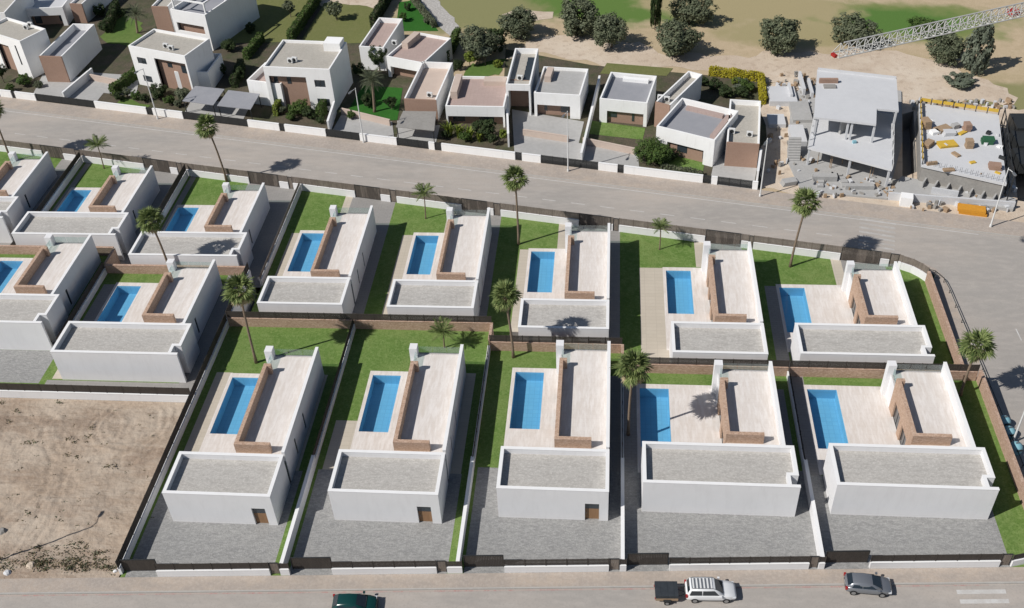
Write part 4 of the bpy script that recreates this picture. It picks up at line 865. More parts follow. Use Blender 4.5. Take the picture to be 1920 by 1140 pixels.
# ------------------------------------------------------------------ building site
def slab_px(px, zt, th, m, name, root): return MB().prism([tuple(G(u, v, zt)[:2]) for u, v in px], zt-th, zt).build(name, MT[m], root)
q0 = G(1515, 276, Z(3.4))
cf = empty('concrete_frame', (q0[0], q0[1], ZU), 0, 'unfinished grey concrete house frame with open storeys and bare columns', 'construction')
top_px = [(1526.5, 219.3), (1642.9, 232.8), (1644, 203.5), (1685.2, 207.4), (1681, 146.2), (1532.5, 129.8)]
mid_px = [(1514.6, 276), (1672.7, 317.8), (1675, 214), (1530, 200)]
slab_px(top_px, Z(6.7), .32, 'concrete_light', 'roof_slab', cf)
par = [tuple(G(u, v, Z(6.7))[:2]) for u, v in [(1533.5, 131), (1680, 147.5)]]
MB().line(par[0], par[1], .25, Z(6.7), Z(7.05)).build('upstand', MT['concrete_light'], cf)
g = G(1553, 155, Z(6.7)); MB().box(g[0]-1.4, g[0]+1.4, g[1]-.25, g[1]+.25, Z(6.7), Z(7.4)).build('brick_stack', MT['brick_old'], cf)
MB().box(g[0]-.9, g[0]+.9, g[1]-1.9, g[1]-.9, Z(6.71), Z(6.95)).build('roof_opening', MT['concrete_dark'], cf)
slab_px(mid_px, Z(3.4), .34, 'concrete_light', 'floor_slab', cf)
slab_px([(1476, 300), (1500, 352), (1548, 362), (1664, 372), (1692, 265), (1690, 170), (1520, 150), (1484, 180)], Z(.28), .5, 'concrete', 'ground_slab', cf)
W4 = lambda px, z: [G(u, v, z)[:2] for u, v in px]
tp = W4(top_px, Z(6.7)); mp_ = W4(mid_px, Z(3.4))
def colm(p, z0, z1, w=.28): MB().box(p[0]-w/2, p[0]+w/2, p[1]-w/2, p[1]+w/2, z0, z1).build('column', MT['concrete_light'], cf)
c0 = sum(tp)/len(tp); c1 = sum(mp_)/4
mixp = lambda a, b, t: a*(1-t)+b*t
for p in (tp[0], mixp(tp[0], tp[1], .55), mixp(tp[0], tp[1], .62), tp[1], tp[3], tp[4], tp[5]): s_ = mixp(p, c0, .06); colm(s_, Z(3.4), Z(6.38))
for p in (mp_[0], mixp(mp_[0], mp_[1], .52), mp_[1], mixp(mp_[1], mp_[2], .5), mp_[2], mp_[3], mixp(mp_[3], mp_[0], .5)): s_ = mixp(p, c1, .05); colm(s_, Z(.28), Z(3.06))
a, b = mixp(mixp(tp[0], tp[1], .35), c0, .25), mixp(mixp(tp[0], tp[1], .35), c0, .8); MB().line(a, b, .3, Z(3.4), Z(6.38)).build('core_wall', MT['concrete'], cf)
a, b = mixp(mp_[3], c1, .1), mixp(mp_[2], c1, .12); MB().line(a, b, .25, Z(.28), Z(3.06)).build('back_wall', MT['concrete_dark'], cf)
for k in range(9):                                            # stair at the left side
    g = G(1488+k*.4, 300-k*5.2, Z(.3+k*.3)); MB().box(g[0]-.9, g[0]+.9, g[1]-.25, g[1]+.25, Z(.28), Z(.45+k*.28)).build('step', MT['concrete'], cf)
for u, v, L_, h in ((1502, 165, 6.0, 1.5), (1518, 172, 5.0, 1.2), (1480, 180, 4.0, 1.4)):
    g = G(u, v, ZU); MB().box(g[0]-.2, g[0]+.2, g[1]-L_/2, g[1]+L_/2, Z(.29), Z(h)).build('low_wall', MT['concrete_light'], cf)
g = G(1465, 185, ZU); MB().box(g[0]-2.2, g[0]+2.2, g[1]-2.5, g[1]+2.5, Z(0), Z(.9)).build('tank', MT['concrete_light'], cf)
# arch ring and rubble in front
for k in range(10):
    an = math.pi*k/9; g = G(1560-26*math.cos(an)*.9, 352-26*math.sin(an)*.8, ZU)
    MB().box(g[0]-.45, g[0]+.45, g[1]-.4, g[1]+.4, Z(0), Z(.6)).build('retaining_block', MT['concrete'], cf)
# second unfinished building
cs = empty('slab_building', (*G(1728, 309, Z(3.3))[:2], ZU), 0, 'unfinished concrete slab littered with material and edged by yellow boards', 'construction')
sp = [(1727.9, 308.8), (1887.5, 344.6), (1872.6, 214.9), (1723.4, 192.5)]
slab_px(sp, Z(3.3), .4, 'concrete_light', 'roof_slab', cs)
wp = W4(sp, Z(3.3)); cw = sum(wp)/4; ins = [mixp(p, cw, .04) for p in wp]
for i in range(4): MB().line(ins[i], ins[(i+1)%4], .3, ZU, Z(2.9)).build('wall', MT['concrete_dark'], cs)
def rail(a, b, name='guard_board'):
    n = max(2, int(np.linalg.norm(b-a)/1.5))
    for i in range(n):
        p, q = mixp(a, b, (i+.06)/n), mixp(a, b, (i+.94)/n); MB().line(p, q, .06, Z(3.72), Z(4.25)).build(name, MT['yellow'], cs)
    for i in range(n+1):
        p = mixp(a, b, i/n); MB().box(p[0]-.05, p[0]+.05, p[1]-.05, p[1]+.05, Z(3.3), Z(4.4)).build('guard_post', MT['dark_metal'], cs)
ins2 = [mixp(p, cw, .015) for p in wp]; rail(ins2[3], ins2[2]); rail(ins2[0], ins2[3])
# dark scaffold along the right edge
for i in range(9):
    p = mixp(wp[1], wp[2], i/8.0)+np.array([.7, 0]); MB().box(p[0]-.06, p[0]+.06, p[1]-.06, p[1]+.06, ZU, Z(4.4)).build('scaffold_post', MT['dark_metal'], cs)
for zz in (2.2, 4.2): MB().line(wp[1]+np.array([.7, 0]), wp[2]+np.array([.7, 0]), .12, Z(zz), Z(zz+.12)).build('scaffold_ledger', MT['dark_metal'], cs)
# lower front part with walls
fp = [(1662, 356), (1700, 330), (1898, 366), (1895, 392), (1800, 385), (1668, 372)]
slab_px([(1668, 362), (1690, 330), (1905, 372), (1900, 392)], Z(.5), .8, 'concrete', 'front_slab', cs)
for k in range(7):
    g0_ = G(1740+k*22, 334+k*4.6, Z(.5)); g1_ = G(1728+k*22, 352+k*4.6, Z(.5)); MB().line(g0_, g1_, .22, Z(.5), Z(1.3)).build('rib_wall', MT['concrete'], cs)
a, b = G(1664, 374, ZU), G(1900, 392, ZU); MB().line(a, b, .3, ZU, Z(1.2)).build('front_wall', MT['concrete_light'], cs)
a, b = G(1745, 362, Z(.5)), G(1795, 370, Z(.5)); MB().line(a, b, .25, Z(.5), Z(1.5)).build('front_wall', MT['concrete_light'], cs)
# dark excavation side right of the slab: black blocks added for its shade
for k in range(3):
    g = G(1906+k*4, 250+k*30, ZU); MB().box(g[0]-1.0, g[0]+3.5, g[1]-2.2, g[1]+2.2, ZU, Z(2.2-.3*k)).build('shade_block', MT['dark_metal'], cs)
# things lying on the slab
def clutter(name, px, z, dims, m, label, cat, rz=0.0, parts=3):
    g = G(*px, z); root = empty(name, (g[0], g[1], z), rz, label, cat)
    w, d, h = dims
    for k in range(parts):
        hh = h/parts; dx = random.uniform(-.08, .08)*w; box_at('layer', MT[m], root, -w/2+dx, w/2+dx, -d/2, d/2, hh*k, hh*(k+1)-.02)
    return root
zs = Z(3.3)
for nm, px, dm, m, lab, cat, rz in (('brick_pallet', (1735, 238), (1.0, 1.6, 1.3), 'timber', 'tall timber stack near the yellow boards on the slab', 'stack', .2), ('timber_pile', (1765, 245), (2.4, 1.4, .5), 'timber', 'flat pile of brown timber on the slab', 'stack', .5), ('sack_pile', (1778, 252), (1.6, 1.2, .6), 'concrete_light', 'white sacks piled on the slab', 'sacks', .1),
    ('timber_pile', (1740, 273), (1.8, 1.0, .7), 'timber', 'brown timber bundle by the edge of the slab', 'stack', .9), ('sack_pile', (1752, 250), (1.2, 1.0, .5), 'plaster_old', 'single pale sack heap on the slab', 'sacks', .3), ('brick_pallet', (1812, 244), (.9, 1.2, 1.2), 'brick_old', 'reddish brick pallet standing on the slab', 'pallet', .1),
    ('timber_pile', (1775, 272), (2.6, 1.6, .35), 'yellow', 'ochre boards laid flat on the slab', 'boards', .2), ('brick_pallet', (1816, 276), (1.0, 1.0, 1.3), 'timber', 'small timber crate stack beside the ochre boards', 'stack', 0), ('green_box', (1850, 268), (1.6, 1.1, .9), 'green_plastic', 'green box on the concrete slab', 'box', -.1),
    ('brick_pallet', (1864, 316), (1.6, 1.1, .8), 'brick_old', 'brown block pallet near the corner of the slab', 'pallet', -.2), ('sack_pile', (1790, 240), (1.0, .8, .7), 'concrete', 'grey mixer tub among the timber on the slab', 'tub', .4)):
    clutter(nm, px, zs, dm, m, lab, cat, rz)
clutter('skip', (1820, 398), ZU, (3.6, 1.5, .8), 'orange', 'orange skip below the slab by the kerb', 'skip', -.22, 2)
clutter('white_tank', (1698, 383), ZU, (1.6, 1.4, 1.5), 'plaster_old', 'white tank on the sand in front of the building site', 'tank', -.2, 1)
clutter('block_pile', (1478, 345), ZU, (2.0, 1.2, .7), 'concrete', 'pale block pile at the kerb beside the concrete frame', 'stack', .3)
clutter('container', (1602, 268), Z(3.4), (.5, .4, .4), 'blue_plastic', 'small blue container on the middle concrete floor', 'container', .2, 1)
rs = np.random.default_rng(21)
rub = MB()
for k in range(300):
    reg = [(1440, 1530, 160, 345), (1530, 1680, 335, 372), (1700, 1900, 350, 398), (1455, 1530, 140, 200), (1690, 1900, 190, 205)][k % 5]
    g = G(rs.uniform(reg[0], reg[1]), rs.uniform(reg[2], reg[3]), ZU); w, d, h = rs.uniform(.12, .55), rs.uniform(.12, .9), rs.uniform(.08, .4); an = rs.uniform(0, 3.1); zz = Z(.02) if reg[0] != 1530 else Z(.02)
    R_ = (np.array(g[:2]), np.array([math.cos(an), math.sin(an)]), np.array([-math.sin(an), math.cos(an)])); rub.obox(R_, -w/2, w/2, -d/2, d/2, zz, zz+.3+h, mi=int(rs.integers(0, 3)))
tag(rub.build('rubble', [MT['concrete_light'], MT['timber'], MT['concrete_dark']]), 'loose rubble, boards and blocks strewn around the building site', 'rubble', kind='stuff')
for k in range(16):                                          # props and shuttering on the slab
    g = G(rs.uniform(1735, 1880), rs.uniform(225, 330), zs); w, d, h = rs.uniform(.15, .8), rs.uniform(.2, 1.6), rs.uniform(.1, .5); an = rs.uniform(0, 3.1)
    R_ = (np.array(g[:2]), np.array([math.cos(an), math.sin(an)]), np.array([-math.sin(an), math.cos(an)])); MB().obox(R_, -w/2, w/2, -d/2, d/2, zs, zs+h).build('loose_board', MT[['timber', 'concrete_light', 'yellow', 'dark_metal', 'plaster_old'][k % 5]], cs)
for k in range(16):                                          # starter bars along the slab edge
    p = mixp(ins2[0], ins2[1], (k+.5)/16); rb = MB()
    for dx in (-.12, .12): rb.bar((p[0]+dx, p[1]+.2, Z(3.3)), (p[0]+dx+.03, p[1]+.2, Z(4.1)), .02)
    rb.build('starter_bars', MT['dark_metal'], cs)
for k in range(14):                                          # props under the frame's slabs
    p = mixp(mixp(mp_[0], mp_[1], rs.uniform(.05, .95)), c1, rs.uniform(.05, .8)); MB().bar((p[0], p[1], Z(.28)), (p[0], p[1], Z(3.06)), .05).build('prop', MT['timber'], cf)
for k in range(7):
    p = mixp(mp_[0], mp_[3], k/6.0); MB().box(p[0]-.05, p[0]+.05, p[1]-.05, p[1]+.05, Z(3.4), Z(4.5)).build('guard_post', MT['white_metal'], cf)
    p = mixp(mp_[1], mp_[2], k/6.0); MB().box(p[0]-.05, p[0]+.05, p[1]-.05, p[1]+.05, Z(3.4), Z(4.5)).build('guard_post', MT['white_metal'], cf)
for a_, b_ in ((mp_[0], mp_[3]), (mp_[1], mp_[2])): MB().line(a_, b_, .06, Z(4.3), Z(4.42)).build('guard_rail', MT['white_metal'], cf)
for u, v, w_, d_, h_ in ((1500, 215, 3.0, 6.0, .5), (1455, 230, 2.6, 3.2, .35), (1494, 262, 2.2, 5.0, .9), (1545, 340, 3.4, 1.0, .8), (1610, 356, 4.0, .8, .6)):
    g = G(u, v, ZU); MB().box(g[0]-w_/2, g[0]+w_/2, g[1]-d_/2, g[1]+d_/2, Z(.0), Z(.3+h_)).build('footing', MT['concrete_light' if u < 1500 else 'concrete'], cf)
# tower crane: lattice jib crossing above the golf course
JZ = 34.0
ja = G(1566, 104, JZ); jb0 = G(1930, 22, JZ); jd = (jb0-ja)/np.linalg.norm(jb0-ja); JL = np.linalg.norm(jb0-ja)+48.0; jb = ja+jd*JL
cr = empty('tower_crane', (jb[0], jb[1], ZU), 0, 'white lattice crane jib reaching over the golf course', 'crane')
jn = np.array([-jd[1], jd[0], 0]); up = np.array([0, 0, 1.])
cA = lambda s, k: ja+jd*s+(jn*.62 if k == 0 else -jn*.62 if k == 1 else up*1.25)
for k in range(3): MB().tube([cA(0 if k < 2 else .8, k), cA(JL, k)], .07, 6).build('chord', MT['crane_metal'], cr)
dg = MB(); n = int(JL/.95)
for i in range(n):
    s0, s1 = i*JL/n, (i+1)*JL/n; sm = (s0+s1)/2
    dg.bar(cA(s0, 0), cA(s1, 1), .045).bar(cA(s0, 0), cA(s0, 1), .04)
    for k in (0, 1): dg.bar(cA(s0, k), cA(sm, 2), .045).bar(cA(sm, 2), cA(s1, k), .045)
o = dg.build('bracing', MT['crane_metal'], cr); o['kind'] = 'stuff'
t0 = ja-jd*.3; MB().line(t0, ja+jd*.02, .7, JZ-.08, JZ+.2).build('jib_tip', MT['red_paint'], cr)
m_ = G(1897, 35, JZ-1.2); tr_ = MB(); tr_.line(m_-jd*.6, m_+jd*.6, 1.1, JZ-.7, JZ-.25); tr_.build('trolley', MT['red_paint'], cr)
ms = MB(); mh = JZ-ZU
for sx in (-.8, .8):
    for sy in (-.8, .8): ms.bar((jb[0]+sx, jb[1]+sy, ZU), (jb[0]+sx, jb[1]+sy, JZ+4), .1)
zc = ZU
while zc < JZ+3:
    for a_, b_ in (((-.8, -.8), (.8, -.8)), ((.8, -.8), (.8, .8)), ((.8, .8), (-.8, .8)), ((-.8, .8), (-.8, -.8))):
        ms.bar((jb[0]+a_[0], jb[1]+a_[1], zc), (jb[0]+b_[0], jb[1]+b_[1], zc+1.6), .05)
    zc += 1.6
o = ms.build('mast', MT['white_metal'], cr); o['kind'] = 'stuff'

# ------------------------------------------------------------------ street lamps
def lamp(g, z0, h, ang, label):
    root = empty('street_lamp', (g[0], g[1], z0), ang, label, 'street lamp', 'white street lamps')
    MB().tube([(0, 0, 0), (0, 0, h*.5), (0, 0, h)], [.11, .085, .06], 8).build('pole', MT['white_metal'], root, world=False)
    MB().tube([(0, 0, 0), (0, 0, .35)], .16, 10).build('base', MT['white_metal'], root, world=False)
    MB().tube([(0, 0, h-.25), (.5, 0, h-.02), (1.3, 0, h+.06)], .045, 6).build('arm', MT['white_metal'], root, world=False)
    hd = MB(); hd.prism([(1.2, -.13), (1.9, -.16), (2.0, 0), (1.9, .16), (1.2, .13)], h-.02, h+.14); hd.build('lamp_head', MT['grey_metal'], root, world=False)
for px, h, an, lab in (((1425, 368), 9.6, -1.9, 'street lamp on the far pavement beside the concrete frame'), ((1065, 321), 10.2, -1.9, 'street lamp before the shaded garage court'), ((682, 267), 9.6, -1.9, 'street lamp by the tall feathery palm'), ((296, 223), 9.3, -1.9, 'street lamp beside the hedged garden and carports'), ((1857, 425), 9.4, -1.4, 'street lamp in front of the orange skip')):
    lamp(G(*px, ZU+.12), ZU+.12, h, an, lab)
g = GS(1899, 828); lamp(g, street_z(g[1])-.1, 8.5, 0.3, 'street lamp standing between the pale blue bins')
g = G(-16, 1054, 0); lamp(g, 0, 9.6, 1.4, 'street lamp beside the dirt lot, seen by its long shadow')

# ------------------------------------------------------------------ bins
def igloo(px, label, m='blue_plastic', s=.85):
    g = GS(*px); z = street_z(g[1])-.12; root = empty('recycling_bin', (g[0], g[1], z), .2, label, 'bin', 'pale blue recycling bins')
    pr = [(.0, .62), (.25, .78), (.9, .82), (1.3, .66), (1.55, .3)]
    mb = MB(); n = 16; vs = []; fs = []
    for zz, rr_ in pr: vs += [(rr_*s*math.cos(2*math.pi*j/n), rr_*s*math.sin(2*math.pi*j/n), zz*s) for j in range(n)]
    for i in range(len(pr)-1): fs += [(i*n+j, i*n+(j+1)%n, (i+1)*n+(j+1)%n, (i+1)*n+j) for j in range(n)]
    fs += [tuple(range((len(pr)-1)*n, len(pr)*n)), tuple(reversed(range(n)))]
    mb.add(vs, fs); mb.smooth = True; mb.build('body', MT[m], root, world=False)
    box_at('slot', MT['dark_metal'], root, -.3, .3, -.86*s, -.74*s, 1.0*s, 1.2*s); box_at('lifting_ring', MT['grey_metal'], root, -.15, .15, -.05, .05, 1.5*s, 1.75*s)
for px, lab in (((1880, 797), 'recycling bin beyond the brick wall, first before the lamp post'), ((1889, 817), 'pale blue recycling bin next to the white lamp post'), ((1902, 846), 'pale blue recycling bin just past the white lamp post')): igloo(px, lab)
g = GS(1747, 525); z = street_z(g[1]); root = empty('litter_bin', (g[0], g[1], z), 0, 'small dark green litter bin on the pavement at the street corner', 'bin')
MB().tube([(0, 0, 0), (0, 0, .35)], .05, 6).build('post', MT['dark_metal'], root, world=False); MB().tube([(0, 0, .35), (0, 0, .95)], [.22, .27], 12).build('bucket', MT['teal_plastic'], root, world=False); MB().tube([(0, 0, .95), (0, 0, 1.0)], [.3, .26], 12).build('rim', MT['dark_metal'], root, world=False)

# ------------------------------------------------------------------ cars
def car(name, px, st, roofst, L_, m, label, cat, rz=0.0, rails=False, extra=None):
    """st: stations (x, half width, z bottom, z shoulder, z top); roofst: (x, half width base, half width roof, z base, z roof)"""
    g = G(px[0], px[1], -.13); root = empty(name, (g[0], g[1], -.13), rz, label, cat, 'cars parked on the lower street')
    body = MB(); k = len(st); vs = []
    for x, w, zb, zs_, zt in st:
        half = [(w*.86, zb), (w*.98, zb+.12), (w, (zb+zs_)/2), (w*.985, zs_), (w*.93, zt-.02), (w*.55, zt)]
        vs += [(x, y, z) for y, z in half]+[(x, -y, z) for y, z in reversed(half)]
    n = 12; fs = [(i*n+j, (i+1)*n+j, (i+1)*n+(j+1)%n, i*n+(j+1)%n) for i in range(k-1) for j in range(n)]
    fs += [tuple(range(n)), tuple(reversed(range((k-1)*n, k*n)))]
    body.add(vs, fs); body.smooth = True; bo = body.build('body', MT[m], root, world=False)
    gh = MB(); vs = []
    for x, wb, wr, zb, zr in roofst: vs += [(x, wb, zb), (x, (wb+wr)/2*1.03, (zb+zr)/2), (x, wr, zr-.05), (x, wr*.8, zr), (x, -wr*.8, zr), (x, -wr, zr-.05), (x, -(wb+wr)/2*1.03, (zb+zr)/2), (x, -wb, zb)]
    n = 8; k = len(roofst); fs = [(i*n+j, (i+1)*n+j, (i+1)*n+j+1, i*n+j+1) for i in range(k-1) for j in range(n-1)]+[tuple(range(n)), tuple(reversed(range((k-1)*n, k*n)))]
    gh.add(vs, fs); gh.smooth = True; cab = gh.build('cabin', MT[m], root, world=False)
    # glazing: windscreen, rear window, side windows, slightly proud of the cabin
    def quad(nm, q, mt='car_glass'):
        mb = MB(); q = [np.array(p, float) for p in q]; nn = np.cross(q[1]-q[0], q[3]-q[0]); nn /= np.linalg.norm(nn); e = .014
        mb.add([tuple(p+nn*e) for p in q]+[tuple(p-nn*.03) for p in q], [(0,1,2,3),(7,6,5,4),(0,4,5,1),(1,5,6,2),(2,6,7,3),(3,7,4,0)]); return mb.build(nm, MT[mt], root, world=False)
    R0, R1 = roofst[0], roofst[1]; F1, F0 = roofst[-2], roofst[-1]
    lerp = lambda a, b, t: a+(b-a)*t
    def pt(r0, r1, t, s): return (lerp(r0[0], r1[0], t), s*lerp(r0[2]*.92, r1[2]*.9, t), lerp(r0[4], r1[4], t))
    quad('windscreen', [pt(F0, F1, .06, -1), pt(F0, F1, .06, 1), pt(F0, F1, .93, 1), pt(F0, F1, .93, -1)])
    quad('rear_window', [pt(R0, R1, .12, 1), pt(R0, R1, .12, -1), pt(R0, R1, .92, -1), pt(R0, R1, .92, 1)])
    mid = roofst[1:-1]
    for s in (1, -1):
        xs_ = [lerp(R0[0], R1[0], .75), lerp(mid[0][0], mid[-1][0], .48), lerp(mid[0][0], mid[-1][0], .52), lerp(F1[0], F0[0], .45)]
        for (xa, xb_), fr_ in (((xs_[0], xs_[1]), 0), ((xs_[2], xs_[3]), 1)):
            M1 = mid[0]; yb, yt = M1[1]*1.035+.02, M1[2]*1.03+.035; zb, zt = M1[3]+.06, M1[4]-.12
            xtb = xb_-.42 if fr_ else xb_; xta = xa if fr_ else xa+.18
            q = [(xa, s*yb, zb), (xb_, s*yb, zb), (xtb, s*yt, zt), (xta, s*yt, zt)]
            quad('side_window', q if s < 0 else [q[1], q[0], q[3], q[2]])
    wh = MB(); rr_ = .335
    for x in (st[0][0]+L_*.175, st[0][0]+L_*.80):
        for s in (1, -1):
            y = s*(st[len(st)//2][1]-.10)
            w_ = MB().tube([(x, y-s*.11, rr_), (x, y+s*.11, rr_)], rr_, 18).build('wheel', MT['tyre'], root, world=False)
            MB().tube([(x, y+s*.105, rr_), (x, y+s*.125, rr_)], rr_*.62, 12).build('rim', MT['rim'], w_, world=False)
    xf, xr_ = st[-2], st[1]
    for s in (1, -1):
        box_at('headlight', MT['lamp_clear'], root, xf[0]-.16, xf[0]+.10, s*xf[1]*.86-.16, s*xf[1]*.86+.16, xf[3]-.13, xf[3]+.02)
        box_at('tail_light', MT['lamp_red'], root, xr_[0]-.14, xr_[0]+.06, s*xr_[1]*.9-.09, s*xr_[1]*.9+.09, xr_[3]-.2, xr_[3]+.15)
        mx_ = roofst[-1][0]-.35; box_at('wing_mirror', MT[m], root, mx_-.1, mx_+.1, s*(st[3][1]+.1)-.1, s*(st[3][1]+.1)+.1, roofst[-1][3]+.02, roofst[-1][3]+.17)
    box_at('front_bumper', MT['dark_metal'], root, st[-1][0]-.12, st[-1][0]+.03, -.55, .55, st[-1][2]+.06, st[-1][2]+.22)
    box_at('rear_bumper', MT['dark_metal'], root, st[0][0]-.03, st[0][0]+.12, -.6, .6, st[0][2]+.05, st[0][2]+.2)
    box_at('number_plate', MT['paint_white'], root, st[0][0]-.045, st[0][0]-.031, -.26, .26, st[0][2]+.3, st[0][2]+.42)
    return root
SUV = [(-2.3, .78, .42, .9, 1.0), (-2.22, .88, .36, .95, 1.08), (-1.4, .93, .3, .98, 1.12), (0, .94, .28, .98, 1.12), (.9, .94, .28, .96, 1.1), (1.5, .92, .3, .92, 1.04), (2.1, .86, .34, .82, .92), (2.32, .72, .42, .7, .78)]
SUVR = [(-2.2, .82, .74, 1.08, 1.22), (-1.98, .84, .70, 1.09, 1.74), (-.6, .86, .70, 1.1, 1.80), (.25, .86, .68, 1.1, 1.76), (1.15, .84, .70, 1.06, 1.12)]
c_ = car('suv', (1331, 1115), SUV, SUVR, 4.6, 'car_white', 'white sport utility car with ribbed roof, towing a dark trailer', 'car', math.radians(2.5))
box_at('roof_panel', MT['car_grey'], c_, -1.85, .05, -.55, .55, 1.70, 1.812)
for k in range(6): box_at('roof_rib', MT['white_metal'], c_, -1.75+.33*k, -1.6+.33*k, -.56, .56, 1.72, 1.84)
for s in (1, -1): MB().tube([(-1.85, s*.63, 1.75), (-1.7, s*.63, 1.86), (.1, s*.63, 1.87), (.25, s*.63, 1.77)], .025, 6).build('roof_rail', MT['grey_metal'], c_, world=False)
HB = [(-2.05, .74, .38, .82, .92), (-1.98, .84, .32, .88, 1.0), (-1.2, .89, .27, .9, 1.02), (0, .9, .25, .9, 1.0), (.8, .9, .25, .88, .98), (1.35, .88, .27, .82, .93), (1.9, .8, .32, .72, .8), (2.1, .64, .38, .62, .68)]
HBR = [(-1.98, .76, .68, .98, 1.08), (-1.45, .8, .62, 1.0, 1.42), (-.5, .82, .62, 1.0, 1.50), (.2, .82, .6, 1.0, 1.46), (1.15, .78, .66, .96, 1.0)]
car('hatchback', (1625, 1103), HB, HBR, 4.1, 'car_grey', 'grey hatchback parked alone at the kerb beside the zebra crossing', 'car', math.radians(-3))
car('saloon_car', (667, 1140), HB, HBR, 4.1, 'car_green', 'dark green car parked across from the second villa from the dirt lot', 'car', math.radians(3))
g = G(1250, 1117, -.13); tr = empty('car_trailer', (g[0], g[1], -.13), math.radians(2.5), 'dark covered box trailer hitched behind the white car', 'trailer')
box_at('bed', MT['timber'], tr, -1.1, .95, -.8, .8, .42, .62); box_at('cover', MT['trailer_cover'], tr, -1.12, .97, -.82, .82, .622, 1.12)
for x in (-.65, 0, .6): box_at('cover_rib', MT['trailer_cover'], tr, x-.02, x+.02, -.83, .83, .7, 1.135)
box_at('side_board', MT['timber'], tr, -1.11, .96, -.85, -.825, .44, .75)
for s in (1, -1):
    w_ = MB().tube([(-.05, s*.9, .28), (-.05, s*1.06, .28)], .28, 16).build('wheel', MT['tyre'], tr, world=False); MB().tube([(-.05, s*1.06, .28), (-.05, s*1.075, .28)], .16, 12).build('rim', MT['rim'], w_, world=False)
    box_at('mudguard', MT['dark_metal'], tr, -.4, .3, s*.98-.12, s*.98+.12, .585, .62); box_at('tail_light', MT['lamp_red'], tr, -1.17, -1.125, s*.68-.09, s*.68+.09, .5, .62)
MB().tube([(.95, .4, .45), (2.0, 0, .45), (.95, -.4, .45)], .04, 6).build('drawbar', MT['dark_metal'], tr, world=False); MB().tube([(1.95, 0, .45), (2.55, 0, .45)], .045, 6).build('hitch', MT['dark_metal'], tr, world=False)

# ------------------------------------------------------------------ vegetation
def leaf_mesh(name, pts, nrm, size, mats, seed=0, mi=None, aspect=1.5):
    r = np.random.default_rng(seed); n = len(pts)
    d = nrm+r.normal(0, .55, (n, 3)); d /= np.linalg.norm(d, axis=1)[:, None]
    h = r.normal(0, 1, (n, 3)); a = np.cross(d, h); a /= np.linalg.norm(a, axis=1)[:, None]; b = np.cross(d, a)
    s = size*r.uniform(.6, 1.25, (n, 1))
    v = np.stack([pts-a*s*.5, pts+b*s*.5*aspect, pts+a*s*.5, pts-b*s*.5*aspect], 1).reshape(-1, 3)
    me = bpy.data.meshes.new(name); f = np.arange(4*n).reshape(-1, 4)
    me.from_pydata(v.tolist(), [], f.tolist())
    for m in mats: me.materials.append(MT[m])
    if mi is not None: me.polygons.foreach_set('material_index', mi)
    return me
def crown_mesh(name, seed, rx, rz, clumps, per, leaf, m, shape='round'):
    r = np.random.default_rng(seed); P_ = []; N_ = []
    for c in range(clumps):
        d = r.normal(0, 1, 3); d /= np.linalg.norm(d); rad = r.uniform(.45, 1.0)**.5
        if shape == 'cone':
            t = r.uniform(0, 1)**1.1; an = r.uniform(0, 2*math.pi); w = rx*(.15+.85*math.sin(math.pi*min(1, (1-t)*.62+.08)))*math.sqrt(r.uniform(.3, 1)); cc = np.array([w*math.cos(an), w*math.sin(an), (t-.5)*2*rz])
            cr_ = rx*.28
        else:
            lump = 1+.22*math.sin(3*d[0]+seed)+.18*math.sin(4*d[1]+2*seed)+.12*math.sin(5*d[2])
            cc = np.array([d[0]*rx, d[1]*rx, d[2]*rz*(1 if d[2] > 0 else .75)])*rad*lump; cr_ = rx*r.uniform(.18, .32)
        q = r.normal(0, 1, (per, 3)); q /= np.linalg.norm(q, axis=1)[:, None]; q2 = q*cr_*r.uniform(.55, 1, (per, 1))
        P_.append(cc+q2); N_.append(q+np.array([0, 0, .5])+cc/np.linalg.norm(cc+1e-6)*.5)
    return leaf_mesh(name, np.concatenate(P_), np.concatenate(N_), leaf, [m], seed)
def trunk_mesh(name, h, r0, seed, limbs=5, spread=1.0, m='bark'):
    r = np.random.default_rng(seed); mb = MB()
    mb.tube([(0, 0, -.3), (r.normal(0, .06), r.normal(0, .06), h*.35), (r.normal(0, .12), r.normal(0, .12), h*.7)], [r0*1.2, r0*.9, r0*.65], 8)
    for k in range(limbs):
        an = 2*math.pi*k/limbs+r.uniform(-.4, .4); e = spread*r.uniform(.7, 1.1)
        mb.tube([(0, 0, h*.45), (e*.5*math.cos(an), e*.5*math.sin(an), h*.8), (e*math.cos(an), e*math.sin(an), h*r.uniform(1.1, 1.45))], [r0*.5, r0*.35, r0*.12], 6)
    return mb.mesh(name, MT[m])
CROWN = {}
